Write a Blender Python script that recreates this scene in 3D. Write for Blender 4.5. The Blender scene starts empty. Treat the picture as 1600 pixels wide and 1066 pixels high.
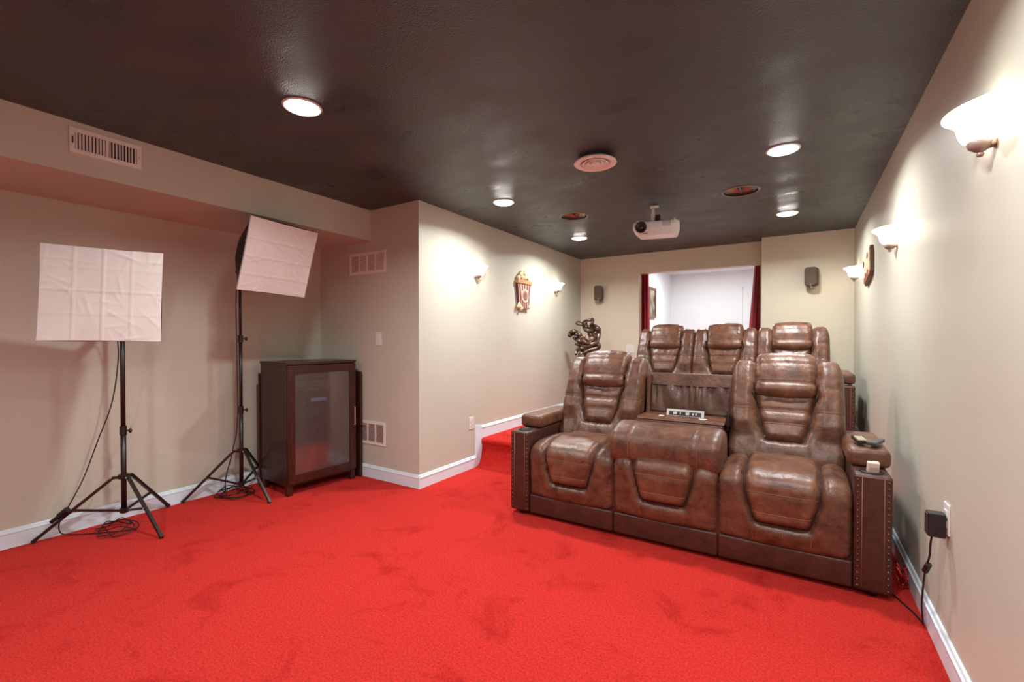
import bpy, bmesh, math, random
import numpy as np
from mathutils import Vector, Matrix
random.seed(7)
PI = math.pi
sc = bpy.context.scene
col = sc.collection

# ------------------------------------------------------------------ camera
cam_d = bpy.data.cameras.new('camera'); cam = bpy.data.objects.new('camera', cam_d); col.objects.link(cam)
cam.location = (0, 0, 1.2648); cam.rotation_euler = (PI/2 - 0.012, 0, 0.5629)
cam_d.sensor_width = 36; cam_d.lens = 708.5/1600*36
cam_d.shift_x = 0.0003; cam_d.shift_y = 6.17/1600
cam_d.clip_start = 0.02
sc.camera = cam
# ------------------------------------------------------------------ world, exposure, light levels
w = bpy.data.worlds.new('world'); sc.world = w; w.use_nodes = True
w.node_tree.nodes['Background'].inputs[0].default_value = (0.9, 0.95, 1, 1)
w.node_tree.nodes['Background'].inputs[1].default_value = 0.05
sc.view_settings.view_transform = 'Standard'; sc.view_settings.look = 'None'
sc.view_settings.gamma = 1; sc.view_settings.use_curve_mapping = False
sc.view_settings.exposure = 0.0
sc.cycles.max_bounces = 10; sc.cycles.diffuse_bounces = 5; sc.cycles.glossy_bounces = 3
sc.cycles.use_denoising = True
sc.cycles.sample_clamp_indirect = 6
CAN_W = 25.5          # watts of each recessed can
CAN_VIS = 30.0        # its lens as the eye sees it
SC_BULB = 0.8        # watts of each sconce bulb
SC_SHADE = 11.0        # glow of each sconce glass
LAMP = (0.97, 0.985, 0.97)
SC_LAMP = (1.0, 0.955, 0.90)
FAR_W = 27.0

H = 2.44; XR = 0.5; XA = -2.707; YF = 2.821; XS = -3.301; XL = -4.04; YB = 6.19; YP = 5.98; ZS = 2.164
YBACK = -2.4; PLAT = 0.272; YSTEP = 3.71

# ------------------------------------------------------------------ helpers
def N(nt, t, **k):
    n = nt.nodes.new(t)
    for a, b in k.items(): setattr(n, a, b)
    return n
def mat(name, color, rough=0.5, metal=0.0, var=0.0, vscale=8, bump=0.0, bscale=200, spec=0.5, col2=None, sheen=0, detail=3, stretch=None, bdist=0.002, rvar=0.0):
    m = bpy.data.materials.new(name); m.use_nodes = True; nt = m.node_tree
    b = nt.nodes['Principled BSDF']; b.inputs['Base Color'].default_value = (*color, 1)
    b.inputs['Roughness'].default_value = rough; b.inputs['Metallic'].default_value = metal
    b.inputs['Specular IOR Level'].default_value = spec
    if sheen: b.inputs['Sheen Weight'].default_value = sheen
    tc = N(nt, 'ShaderNodeTexCoord'); out = tc.outputs['Object']
    if stretch:
        mp = N(nt, 'ShaderNodeMapping'); mp.inputs['Scale'].default_value = stretch
        nt.links.new(out, mp.inputs[0]); out = mp.outputs[0]
    if var or col2:
        no = N(nt, 'ShaderNodeTexNoise'); no.inputs['Scale'].default_value = vscale; no.inputs['Detail'].default_value = detail
        nt.links.new(out, no.inputs['Vector'])
        cr = N(nt, 'ShaderNodeValToRGB'); cr.color_ramp.elements[0].position = 0.35; cr.color_ramp.elements[1].position = 0.68
        c2 = col2 or tuple(min(1, c*(1+var)) for c in color); c1 = color if col2 else tuple(c*(1-var) for c in color)
        cr.color_ramp.elements[0].color = (*c1, 1); cr.color_ramp.elements[1].color = (*c2, 1)
        nt.links.new(no.outputs['Fac'], cr.inputs[0]); nt.links.new(cr.outputs[0], b.inputs['Base Color'])
        if rvar:
            mr = N(nt, 'ShaderNodeMapRange'); mr.inputs[3].default_value = rough-rvar; mr.inputs[4].default_value = rough+rvar
            mr.inputs[1].default_value = .3; mr.inputs[2].default_value = .7
            nt.links.new(no.outputs['Fac'], mr.inputs[0]); nt.links.new(mr.outputs[0], b.inputs['Roughness'])
    if bump:
        nb = N(nt, 'ShaderNodeTexNoise'); nb.inputs['Scale'].default_value = bscale; nb.inputs['Detail'].default_value = 4
        nt.links.new(out, nb.inputs['Vector'])
        bp = N(nt, 'ShaderNodeBump'); bp.inputs['Strength'].default_value = bump; bp.inputs['Distance'].default_value = bdist
        nt.links.new(nb.outputs['Fac'], bp.inputs['Height']); nt.links.new(bp.outputs[0], b.inputs['Normal'])
    return m
def emit(name, color, s, mixcol=None):
    m = bpy.data.materials.new(name); m.use_nodes = True; b = m.node_tree.nodes['Principled BSDF']
    b.inputs['Base Color'].default_value = (*(mixcol or color), 1); b.inputs['Emission Color'].default_value = (*color, 1)
    b.inputs['Emission Strength'].default_value = s; b.inputs['Roughness'].default_value = 0.3
    return m
def tag(o, label=None, cat=None, group=None, kind=None):
    if label: o['label'] = label
    if cat: o['category'] = cat
    if group: o['group'] = group
    if kind: o['kind'] = kind
    return o
def link(name, me, m=None, parent=None, smooth=False, loc=None, rot=None):
    o = bpy.data.objects.new(name, me); col.objects.link(o)
    if m is not None:
        for mm in (m if isinstance(m, (list, tuple)) else [m]): me.materials.append(mm)
    if parent: o.parent = parent
    if loc is not None: o.location = loc
    if rot is not None: o.rotation_euler = rot
    if smooth:
        me.polygons.foreach_set('use_smooth', [True]*len(me.polygons))
    return o
def empty(name, loc=(0, 0, 0), rot=(0, 0, 0), label=None, cat=None, group=None):
    o = bpy.data.objects.new(name, None); col.objects.link(o); o.location = loc; o.rotation_euler = rot
    o.empty_display_size = 0.1
    return tag(o, label, cat, group)
class MB:
    """collects shapes into one mesh"""
    def __init__(s): s.bm = bmesh.new(); s.mi = 0
    def _f(s, vs):
        try: f = s.bm.faces.new(vs); f.material_index = s.mi; return f
        except ValueError: return None
    def box(s, x0, x1, y0, y1, z0, z1, bev=0, M=None, seg=2):
        b = bmesh.new(); r = bmesh.ops.create_cube(b, size=1)
        for v in b.verts: v.co = Vector(((x0+x1)/2+v.co.x*(x1-x0), (y0+y1)/2+v.co.y*(y1-y0), (z0+z1)/2+v.co.z*(z1-z0)))
        if bev: bmesh.ops.bevel(b, geom=b.edges[:], offset=bev, segments=seg, profile=0.6, affect='EDGES')
        s.merge(b, M); return s
    def merge(s, b, M=None):
        if M is not None: b.transform(M)
        mp = {}
        for v in b.verts: mp[v] = s.bm.verts.new(v.co)
        for f in b.faces: s._f([mp[v] for v in f.verts])
        b.free()
    def tube(s, pts, r, n=8, cap=True, closed=False):
        pts = [Vector(p) for p in pts]; rs = r if isinstance(r, (list, tuple)) else [r]*len(pts)
        rings = []; up = None; L = len(pts)
        for i, p in enumerate(pts):
            if closed: t = pts[(i+1) % L]-pts[i-1]
            else: t = pts[min(i+1, L-1)]-pts[max(i-1, 0)]
            t.normalize()
            if up is None: up = t.orthogonal().normalized()
            else:
                up = up-t*up.dot(t); up = up.normalized() if up.length > 1e-6 else t.orthogonal().normalized()
            b = t.cross(up)
            rings.append([s.bm.verts.new(p+(up*math.cos(a)+b*math.sin(a))*rs[i]) for a in [2*PI*k/n for k in range(n)]])
        for i in range(L if closed else L-1):
            A, B = rings[i], rings[(i+1) % L]
            for k in range(n): s._f([A[k], A[(k+1) % n], B[(k+1) % n], B[k]])
        if cap and not closed: s._f(rings[0][::-1]); s._f(rings[-1])
        return s
    def bar(s, a, b, wd, th, up=(0, 0, 1)):
        a = Vector(a); b = Vector(b); t = (b-a).normalized(); u = Vector(up); sd = t.cross(u).normalized(); u = sd.cross(t)
        q = [(-wd/2, -th/2), (wd/2, -th/2), (wd/2, th/2), (-wd/2, th/2)]
        A = [s.bm.verts.new(a+sd*i+u*j) for i, j in q]; B = [s.bm.verts.new(b+sd*i+u*j) for i, j in q]
        for k in range(4): s._f([A[k], A[(k+1) % 4], B[(k+1) % 4], B[k]])
        s._f(A[::-1]); s._f(B); return s
    def lathe(s, prof, n=32, M=None, a0=0, a1=2*PI, sx=1):
        full = abs(a1-a0-2*PI) < 1e-6; rings = []; b = bmesh.new()
        m = n if full else n+1
        for r, z in prof:
            rings.append([b.verts.new((r*math.cos(a0+(a1-a0)*k/n)*sx, r*math.sin(a0+(a1-a0)*k/n), z)) for k in range(m)])
        for A, B in zip(rings, rings[1:]):
            for k in range(n):
                try: b.faces.new([A[k], A[(k+1) % m], B[(k+1) % m], B[k]])
                except ValueError: pass
        bmesh.ops.remove_doubles(b, verts=b.verts[:], dist=1e-5)
        s.merge(b, M); return s
    def prism(s, poly, t0, t1, M=None, bev=0):
        """polygon in xy, extruded in z"""
        b = bmesh.new(); A = [b.verts.new((x, y, t0)) for x, y in poly]; B = [b.verts.new((x, y, t1)) for x, y in poly]
        b.faces.new(A[::-1]); f = b.faces.new(B)
        n = len(poly)
        for k in range(n): b.faces.new([A[k], A[(k+1) % n], B[(k+1) % n], B[k]])
        if bev: bmesh.ops.bevel(b, geom=list(f.edges), offset=bev, segments=2, affect='EDGES')
        s.merge(b, M); return s
    def sphere(s, c, r, sc3=(1, 1, 1), u=12, v=8, M=None):
        b = bmesh.new(); bmesh.ops.create_uvsphere(b, u_segments=u, v_segments=v, radius=r)
        for q in b.verts: q.co = Vector((q.co.x*sc3[0]+c[0], q.co.y*sc3[1]+c[1], q.co.z*sc3[2]+c[2]))
        s.merge(b, M); return s
    def grid(s, P):
        """P[i][j] points -> quads"""
        V = [[s.bm.verts.new(p) for p in row] for row in P]
        for i in range(len(V)-1):
            for j in range(len(V[0])-1): s._f([V[i][j], V[i][j+1], V[i+1][j+1], V[i+1][j]])
        return s
    def build(s, name, m=None, parent=None, smooth=False, loc=None, rot=None, fix=True):
        if fix: bmesh.ops.recalc_face_normals(s.bm, faces=s.bm.faces[:])
        me = bpy.data.meshes.new(name); s.bm.to_mesh(me); s.bm.free()
        o = link(name, me, m, parent, smooth, loc, rot)
        if smooth == 'auto':
            me.set_sharp_from_angle(angle=math.radians(38))
        return o
def rrect(x0, x1, y0, y1, r, n=5):
    P = []
    for cx, cy, a in ((x1-r, y1-r, 0), (x0+r, y1-r, PI/2), (x0+r, y0+r, PI), (x1-r, y0+r, 1.5*PI)):
        for k in range(n+1): t = a+PI/2*k/n; P.append((cx+r*math.cos(t), cy+r*math.sin(t)))
    return P
def crom(pts, n=8, closed=False):
    P = [np.array(p, float) for p in pts]; out = []; L = len(P)
    for i in range(L if closed else L-1):
        p0 = P[i-1] if (i > 0 or closed) else 2*P[0]-P[1]; p1 = P[i]; p2 = P[(i+1) % L]
        p3 = P[(i+2) % L] if (closed or i+2 < L) else 2*P[-1]-P[-2]
        for k in range(n):
            t = k/n; out.append(0.5*((2*p1)+(-p0+p2)*t+(2*p0-5*p1+4*p2-p3)*t*t+(-p0+3*p1-3*p2+p3)*t**3))
    if not closed: out.append(P[-1])
    return out
def dup(root, loc, rotz=None, label=None, group=None):
    r = root.copy(); col.objects.link(r); r.location = loc
    if rotz is not None: r.rotation_euler = (0, 0, rotz)
    if label: r['label'] = label
    if group: r['group'] = group
    for ch in list(root.children):
        c = ch.copy(); col.objects.link(c); c.parent = r
        for g in ch.children:
            d = g.copy(); col.objects.link(d); d.parent = c
    return r
def frame3(origin, xax, yax, zax):
    M = Matrix.Identity(4)
    for i, a in enumerate((xax, yax, zax)):
        for k in range(3): M[k][i] = a[k]
    for k in range(3): M[k][3] = origin[k]
    return M

# ------------------------------------------------------------------ materials
M = {}
M['wall'] = mat('wall_paint', (0.55, 0.54, 0.452), 0.42, var=0.03, vscale=1.5, bump=0.12, bscale=120, spec=0.35)
M['wall_rear'] = mat('wall_paint_rear', (0.67, 0.60, 0.475), 0.5, var=0.02, vscale=1.5, bump=0.1, bscale=120, spec=0.3)
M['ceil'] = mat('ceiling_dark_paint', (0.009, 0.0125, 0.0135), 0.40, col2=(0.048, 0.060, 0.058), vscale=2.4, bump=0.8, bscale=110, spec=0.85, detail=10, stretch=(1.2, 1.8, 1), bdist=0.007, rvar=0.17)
M['white'] = mat('white_trim_paint', (0.72, 0.84, 0.92), 0.3, var=0.02)
M['plate'] = mat('white_plastic', (0.74, 0.73, 0.70), 0.35)
M['vent'] = mat('vent_enamel', (0.78, 0.76, 0.72), 0.4)
M['dark'] = mat('dark_void', (0.02, 0.017, 0.015), 0.9)
M['black'] = mat('black_metal', (0.016, 0.010, 0.009), 0.35, spec=0.6)
M['cable'] = mat('black_cable', (0.012, 0.008, 0.008), 0.55)
M['wood'] = mat('espresso_wood', (0.034, 0.0105, 0.007), 0.3, col2=(0.06, 0.018, 0.011), vscale=6, stretch=(12, 12, 1.0), spec=0.5)
M['nickel'] = mat('brushed_nickel', (0.55, 0.50, 0.46), 0.35, metal=0.9)
M['cap'] = mat('sconce_cap', (0.30, 0.235, 0.20), 0.45, metal=0.3)
M['farwall'] = mat('far_room_paint', (0.80, 0.83, 0.85), 0.6)
M['copper'] = mat('copper_cone', (0.36, 0.17, 0.12), 0.4, metal=0.3)
M['bronze'] = mat('dark_bronze', (0.055, 0.035, 0.024), 0.3, metal=0.55, col2=(0.20, 0.14, 0.10), vscale=14)
M['spk'] = mat('speaker_brown', (0.05, 0.028, 0.018), 0.6, bump=0.3, bscale=500)
M['red_curtain'] = mat('red_curtain', (0.42, 0.006, 0.02), 0.75, var=0.15, sheen=0.3)
M['shade_fabric'] = mat('softbox_diffuser', (0.64, 0.58, 0.55), 0.8, var=0.04, vscale=5)
M['softback'] = mat('softbox_black', (0.012, 0.008, 0.007), 0.6)
# leather
def leather(name, c1, c2, rough):
    m = bpy.data.materials.new(name); m.use_nodes = True; nt = m.node_tree; b = nt.nodes['Principled BSDF']
    tc = N(nt, 'ShaderNodeTexCoord')
    n1 = N(nt, 'ShaderNodeTexNoise'); n1.inputs['Scale'].default_value = 11; n1.inputs['Detail'].default_value = 8; n1.inputs['Roughness'].default_value = 0.65
    n1.inputs['Distortion'].default_value = 0.4
    nt.links.new(tc.outputs['Object'], n1.inputs['Vector'])
    cr = N(nt, 'ShaderNodeValToRGB'); e = cr.color_ramp.elements; e[0].position = 0.30; e[1].position = 0.74
    e[0].color = (*c1, 1); e[1].color = (*c2, 1)
    nt.links.new(n1.outputs['Fac'], cr.inputs[0]); nt.links.new(cr.outputs[0], b.inputs['Base Color'])
    b.inputs['Roughness'].default_value = rough; b.inputs['Specular IOR Level'].default_value = 0.5
    vo = N(nt, 'ShaderNodeTexVoronoi'); vo.inputs['Scale'].default_value = 260
    nt.links.new(tc.outputs['Object'], vo.inputs['Vector'])
    n2 = N(nt, 'ShaderNodeTexNoise'); n2.inputs['Scale'].default_value = 28; n2.inputs['Detail'].default_value = 5
    nt.links.new(tc.outputs['Object'], n2.inputs['Vector'])
    bp = N(nt, 'ShaderNodeBump'); bp.inputs['Strength'].default_value = 0.18; bp.inputs['Distance'].default_value = 0.002
    nt.links.new(vo.outputs['Distance'], bp.inputs['Height'])
    b2 = N(nt, 'ShaderNodeBump'); b2.inputs['Strength'].default_value = 0.36; b2.inputs['Distance'].default_value = 0.008
    nt.links.new(n2.outputs['Fac'], b2.inputs['Height']); nt.links.new(bp.outputs[0], b2.inputs['Normal'])
    v3 = N(nt, 'ShaderNodeTexVoronoi', feature='DISTANCE_TO_EDGE'); v3.inputs['Scale'].default_value = 16
    wn = N(nt, 'ShaderNodeTexNoise'); wn.inputs['Scale'].default_value = 9; wm = N(nt, 'ShaderNodeMix', data_type='RGBA'); wm.inputs[0].default_value = 0.10
    nt.links.new(tc.outputs['Object'], wn.inputs['Vector']); nt.links.new(tc.outputs['Object'], wm.inputs[6]); nt.links.new(wn.outputs['Color'], wm.inputs[7]); nt.links.new(wm.outputs[2], v3.inputs['Vector'])
    mr = N(nt, 'ShaderNodeMapRange'); mr.inputs[2].default_value = 0.12; nt.links.new(v3.outputs['Distance'], mr.inputs[0])
    b3 = N(nt, 'ShaderNodeBump'); b3.inputs['Strength'].default_value = 0.06; b3.inputs['Distance'].default_value = 0.006
    nt.links.new(mr.outputs[0], b3.inputs['Height']); nt.links.new(b2.outputs[0], b3.inputs['Normal']); b2 = b3
    nt.links.new(b2.outputs[0], b.inputs['Normal'])
    return m
M['leather'] = leather('brown_leather', (0.050, 0.017, 0.009), (0.190, 0.083, 0.048), 0.38)
M['leather_dk'] = leather('brown_leather_arm', (0.038, 0.012, 0.008), (0.078, 0.028, 0.018), 0.42)
M['leather_tan'] = leather('brown_leather_worn', (0.060, 0.020, 0.010), (0.215, 0.092, 0.050), 0.37)
M['pocket'] = leather('pocket_vinyl', (0.085, 0.045, 0.034), (0.16, 0.09, 0.07), 0.24)
M['seam'] = mat('seam_dark', (0.022, 0.009, 0.006), 0.7)
M['stitch'] = mat('stitch_tan', (0.27, 0.115, 0.06), 0.7)
M['nail'] = mat('nailhead_bronze', (0.16, 0.09, 0.06), 0.28, metal=0.85)
# carpet
def carpet():
    m = bpy.data.materials.new('red_carpet'); m.use_nodes = True; nt = m.node_tree; b = nt.nodes['Principled BSDF']
    tc = N(nt, 'ShaderNodeTexCoord')
    big = N(nt, 'ShaderNodeTexNoise'); big.inputs['Scale'].default_value = 3.2; big.inputs['Detail'].default_value = 10; big.inputs['Roughness'].default_value = 0.68
    big.inputs['Distortion'].default_value = 0.7
    fine = N(nt, 'ShaderNodeTexNoise'); fine.inputs['Scale'].default_value = 110; fine.inputs['Detail'].default_value = 6; fine.inputs['Roughness'].default_value = 0.7
    for n in (big, fine): nt.links.new(tc.outputs['Object'], n.inputs['Vector'])
    cr = N(nt, 'ShaderNodeValToRGB'); e = cr.color_ramp.elements
    e[0].position = 0.30; e[0].color = (0.47, 0.010, 0.009, 1); e[1].position = 0.46; e[1].color = (0.70, 0.034, 0.027, 1)
    nt.links.new(big.outputs['Fac'], cr.inputs[0])
    cf = N(nt, 'ShaderNodeValToRGB'); e = cf.color_ramp.elements
    e[0].position = 0.36; e[0].color = (0.38, 0.38, 0.38, 1); e[1].position = 0.60; e[1].color = (1, 1, 1, 1)
    nt.links.new(fine.outputs['Fac'], cf.inputs[0])
    mx = N(nt, 'ShaderNodeMix', data_type='RGBA', blend_type='MULTIPLY'); mx.inputs[0].default_value = 0.8
    nt.links.new(cr.outputs[0], mx.inputs[6]); nt.links.new(cf.outputs[0], mx.inputs[7]); nt.links.new(mx.outputs[2], b.inputs['Base Color'])
    b.inputs['Roughness'].default_value = 1.0; b.inputs['Specular IOR Level'].default_value = 0.05
    b.inputs['Sheen Weight'].default_value = 0.25; b.inputs['Sheen Tint'].default_value = (1, 0.15, 0.12, 1)
    bp = N(nt, 'ShaderNodeBump'); bp.inputs['Strength'].default_value = 0.8; bp.inputs['Distance'].default_value = 0.012
    nt.links.new(fine.outputs['Fac'], bp.inputs['Height']); nt.links.new(bp.outputs[0], b.inputs['Normal'])
    return m
M['carpet'] = carpet()
def glass_frost():
    m = bpy.data.materials.new('frosted_glass'); m.use_nodes = True; nt = m.node_tree
    for n in list(nt.nodes): nt.nodes.remove(n)
    o = N(nt, 'ShaderNodeOutputMaterial'); tr = N(nt, 'ShaderNodeBsdfTransparent'); tr.inputs[0].default_value = (0.85, 0.82, 0.8, 1)
    df = N(nt, 'ShaderNodeBsdfDiffuse'); df.inputs[0].default_value = (0.26, 0.21, 0.19, 1)
    gl = N(nt, 'ShaderNodeBsdfGlossy'); gl.inputs['Roughness'].default_value = 0.12
    a = N(nt, 'ShaderNodeMixShader'); a.inputs[0].default_value = 0.26
    b = N(nt, 'ShaderNodeMixShader'); fr = N(nt, 'ShaderNodeFresnel'); fr.inputs[0].default_value = 1.9
    nt.links.new(tr.outputs[0], a.inputs[1]); nt.links.new(df.outputs[0], a.inputs[2])
    nt.links.new(fr.outputs[0], b.inputs[0]); nt.links.new(a.outputs[0], b.inputs[1]); nt.links.new(gl.outputs[0], b.inputs[2])
    nt.links.new(b.outputs[0], o.inputs[0]); return m
M['glass'] = glass_frost()
M['can_lens'] = emit('can_lens', (1, 0.96, 0.9), CAN_VIS)
M['sconce_inner'] = emit('sconce_inner_glass', (1.0, 0.93, 0.80), 0.75, (0.85, 0.80, 0.70))
M['sconce_glass'] = emit('sconce_glass', (1.0, 0.90, 0.76), SC_SHADE, (0.9, 0.85, 0.75))

# ------------------------------------------------------------------ room shell
def struct(name, mb, m, parent=None, smooth=False):
    o = mb.build(name, m, parent, smooth)
    if not parent: o['kind'] = 'structure'
    return o
T = 0.12
struct('floor', MB().box(XL-T, XR+T, YBACK-T, YSTEP+0.06, -0.1, 0), M['carpet'])
# carpeted platform with rounded nosing and a coved foot
prof = [(YSTEP-0.10, 0.001), (YSTEP-0.06, 0.012), (YSTEP-0.03, 0.04), (YSTEP-0.012, 0.08), (YSTEP, 0.14), (YSTEP+0.002, 0.20), (YSTEP-0.012, 0.225),
        (YSTEP-0.016, 0.245), (YSTEP-0.006, 0.265), (YSTEP+0.02, PLAT), (YSTEP+0.06, PLAT)]
pp = crom(prof, 4)
mb = MB(); poly = [(p[0], p[1]) for p in pp]+[(YB+2.6, PLAT), (YB+2.6, -0.1), (YSTEP-0.10, -0.1)]
A = [mb.bm.verts.new((XA-0.001, y, z)) for y, z in poly]; B = [mb.bm.verts.new((XR, y, z)) for y, z in poly]
for k in range(len(poly)): mb._f([A[k], A[(k+1) % len(poly)], B[(k+1) % len(poly)], B[k]])
mb._f(A[::-1]); mb._f(B)
struct('floor_platform', mb, M['carpet'], smooth='auto')
# ceiling with two speaker holes
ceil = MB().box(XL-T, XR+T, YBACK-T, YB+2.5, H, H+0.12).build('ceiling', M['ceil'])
SPK = [(-0.392, 4.02), (-1.811, 3.985)]
cut = MB()
for x, y in SPK: cut.lathe([(0, H-0.05), (0.122, H-0.05), (0.122, H+0.3), (0, H+0.3)], 40, Matrix.Translation((x, y, 0)))
cu = cut.build('cutter'); md = ceil.modifiers.new('b', 'BOOLEAN'); md.operation = 'DIFFERENCE'; md.object = cu; md.solver = 'EXACT'
bpy.context.view_layer.update()
me = bpy.data.meshes.new_from_object(ceil.evaluated_get(bpy.context.evaluated_depsgraph_get()))
ceil.modifiers.clear(); ceil.data = me; bpy.data.objects.remove(cu); ceil['kind'] = 'structure'
struct('wall_left', MB().box(XL-T, XL, YBACK-T, YF+T, 0, H), M['wall'])
struct('wall_nook', MB().box(XL, XA-T, YF, YF+T, 0, H), M['wall'])
struct('wall_aisle', MB().box(XA-T, XA, YF, YB+T, 0, H), M['wall'])
struct('wall_right', MB().box(XR, XR+T, YBACK-T, YB+2.4, 0, H), M['wall'])
struct('wall_back', MB().box(XL, XR, YBACK-T, YBACK, 0, H), M['wall'])
DL, DR, DZ = -1.849, -0.385, 2.168
mb = MB().box(XA, DL, YB, YB+T, 0, H).box(DL, -0.36, YB, YB+T, DZ, H).box(DR, -0.36, YB, YB+T, 0, DZ)
struct('wall_rear', mb, M['wall_rear'])
struct('wall_rear_right', MB().box(-0.36, XR, YP, YB+T, 0, H), M['wall_rear'])
struct('trim_soffit', MB().box(XL, XS, YBACK, YF, ZS, H), M['wall'])
struct('wall_far', MB().box(-2.1, XR, 8.5, 8.6, 0, H), M['farwall'])
struct('wall_far_left', MB().box(-2.07, -1.95, YB+T, 8.5, 0, H), M['farwall'])
struct('ceiling_far', MB().box(-1.95, XR, YB+T, 8.5, H-0.012, H), M['farwall'])
struct('wall_far_right', MB().box(-0.30, -0.25, YB+T+0.3, 8.5, 0, H-0.02), M['farwall'])
struct('trim_1', MB().box(-0.83, -0.79, 8.46, 8.5, PLAT, 2.15).box(-0.79, -0.3, 8.475, 8.5, PLAT, 2.11), M['farwall'])
# baseboards
def baseboard(name, a, b, nrm, z0=0.0, h=0.115):
    a = Vector((*a, 0)); b = Vector((*b, 0)); n = Vector((*nrm, 0))
    pr = [(0, z0), (0.014, z0), (0.014, z0+h-0.03), (0.017, z0+h-0.027), (0.017, z0+h-0.021), (0.011, z0+h-0.016), (0.008, z0+h-0.004), (0.005, z0+h), (0, z0+h)]
    mb = MB(); A = [mb.bm.verts.new(a+n*d+Vector((0, 0, z))) for d, z in pr]; B = [mb.bm.verts.new(b+n*d+Vector((0, 0, z))) for d, z in pr]
    for k in range(len(pr)): mb._f([A[k], A[(k+1) % len(pr)], B[(k+1) % len(pr)], B[k]])
    mb._f(A[::-1]); mb._f(B)
    return struct(name, mb, M['white'])
baseboard('baseboard_left', (XL, YBACK), (XL, YF), (1, 0))
baseboard('baseboard_nook', (XL, YF), (XA+0.0165, YF), (0, -1))
baseboard('baseboard_aisle', (XA, YF-0.0165), (XA, YSTEP-0.105), (1, 0))
baseboard('baseboard_platform', (XA, YSTEP), (XA, YB), (1, 0), PLAT, 0.125)
baseboard('baseboard_right', (XR, YBACK), (XR, YSTEP-0.06), (-1, 0))
baseboard('baseboard_right_rear', (XR, YSTEP-0.02), (XR, YP), (-1, 0), PLAT, 0.125)
baseboard('baseboard_rear', (XA, YB), (DL, YB), (0, -1), PLAT, 0.125)
Mx = frame3((XA, 0, 0), (0, 1, 0), (0, 0, 1), (1, 0, 0))
struct('trim_2', MB().prism([(YSTEP-0.105, 0), (YSTEP-0.085, 0.006), (YSTEP-0.045, 0.022), (YSTEP-0.01, 0.10), (YSTEP, 0.20), (YSTEP, PLAT+0.125), (YSTEP-0.105, PLAT+0.125+0.018)], 0, 0.014, Mx, 0.003), M['white'])
struct('trim_3', MB().box(DL-0.012, DL+0.004, YB-0.002, YB+T, PLAT, DZ), M['wall_rear'])

# ------------------------------------------------------------------ recessed cans
def can(x, y, label):
    t = empty('recessed_light', (x, y, H), label=label, cat='ceiling light', group='recessed ceiling lights')
    MB().lathe([(0.080, -0.002), (0.082, -0.006), (0.089, -0.006), (0.094, -0.002), (0.094, 0.0)], 40).build('trim_ring', M['plate'], t, True)
    MB().lathe([(0, -0.019), (0.03, -0.0185), (0.06, -0.015), (0.074, -0.010), (0.081, -0.003)], 40).build('lens', M['can_lens'], t, True)
    l = bpy.data.lights.new('can_light', 'AREA'); l.shape = 'DISK'; l.size = 0.14; l.energy = CAN_W; l.color = LAMP; l.spread = math.radians(154)
    lo = bpy.data.objects.new('can_light', l); col.objects.link(lo); lo.parent = t; lo.location = (0, 0, -0.024)
    return t
can(-2.125, 1.385, 'lit recessed ceiling light above the open floor, largest and nearest in view')
can(-0.085, 3.28, 'lit recessed ceiling light over the front sofa beside the right wall')
can(-2.136, 3.256, 'lit recessed ceiling light over the aisle step at the wall corner')
can(-0.09, 4.95, 'lit recessed ceiling light over the rear sofa, right of the projector')
can(-2.147, 4.87, 'smallest lit recessed ceiling light, at the far left near the rear wall')
can(-0.085, 1.385, 'recessed ceiling light above the camera by the right wall, outside the view')
can(-2.125, -0.6, 'recessed ceiling light behind the camera on the left, outside the view')
can(-0.085, -0.6, 'recessed ceiling light behind the camera on the right, outside the view')

# ------------------------------------------------------------------ sconces
def sconce(loc, rz, label):
    t = empty('wall_sconce', loc, (0, 0, rz), label, 'wall lamp', 'frosted glass wall sconces')
    # local: wall at y=0, light bulges to +y ; half bowl
    pr = [(0.030, -0.078), (0.062, -0.072), (0.086, -0.056), (0.098, -0.034), (0.103, -0.010), (0.108, 0.012), (0.120, 0.034), (0.136, 0.050), (0.147, 0.060),
          (0.144, 0.065), (0.132, 0.056), (0.116, 0.040), (0.102, 0.014), (0.096, -0.010), (0.090, -0.032), (0.078, -0.050), (0.030, -0.064)]
    pr = [(r, -0.068+(z+0.075)*0.67) for r, z in pr]; P = crom(pr, 3); mb = MB(); rows = []
    for r, z in P:
        row = []
        for k in range(33):
            a = PI*k/32; rr = r*0.90
            zz = z + 0.006*(1-math.sin(a))**1.3*max(0, (z+0.045)/0.055)
            row.append((rr*math.cos(a), 0.003+rr*math.sin(a)*0.88, zz))
        rows.append(row)
    ks = 27; mb.grid(rows[:ks]); mb.mi = 1; mb.grid(rows[ks-1:]); bmesh.ops.remove_doubles(mb.bm, verts=mb.bm.verts[:], dist=1e-5)
    mb.build('glass_shade', [M['sconce_glass'], M['sconce_inner']], t, True)
    MB().lathe([(0.0, -0.112), (0.007, -0.110), (0.010, -0.103), (0.006, -0.098), (0.014, -0.094), (0.027, -0.084), (0.0325, -0.068), (0.031, -0.064), (0, -0.064)], 24,
               Matrix.Translation((0, 0.033, 0))).build('finial_cap', M['cap'], t, True)
    MB().box(-0.022, 0.022, 0.0, 0.016, -0.085, -0.02, 0.006).build('backplate', M['cap'], t)
    for z in (-0.02,):
        l = bpy.data.lights.new('bulb_light', 'POINT'); l.energy = SC_BULB; l.color = SC_LAMP; l.shadow_soft_size = 0.025
        lo = bpy.data.objects.new('bulb_light', l); col.objects.link(lo); lo.parent = t; lo.location = (0, 0.05, z)
    return t
sconce((XR, 1.94, 1.934), PI/2, 'lit frosted glass half-bowl sconce, largest and nearest on the right wall')
sconce((XR, 3.545, 1.906), PI/2, 'lit frosted glass half-bowl sconce in the middle of the right wall')
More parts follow.
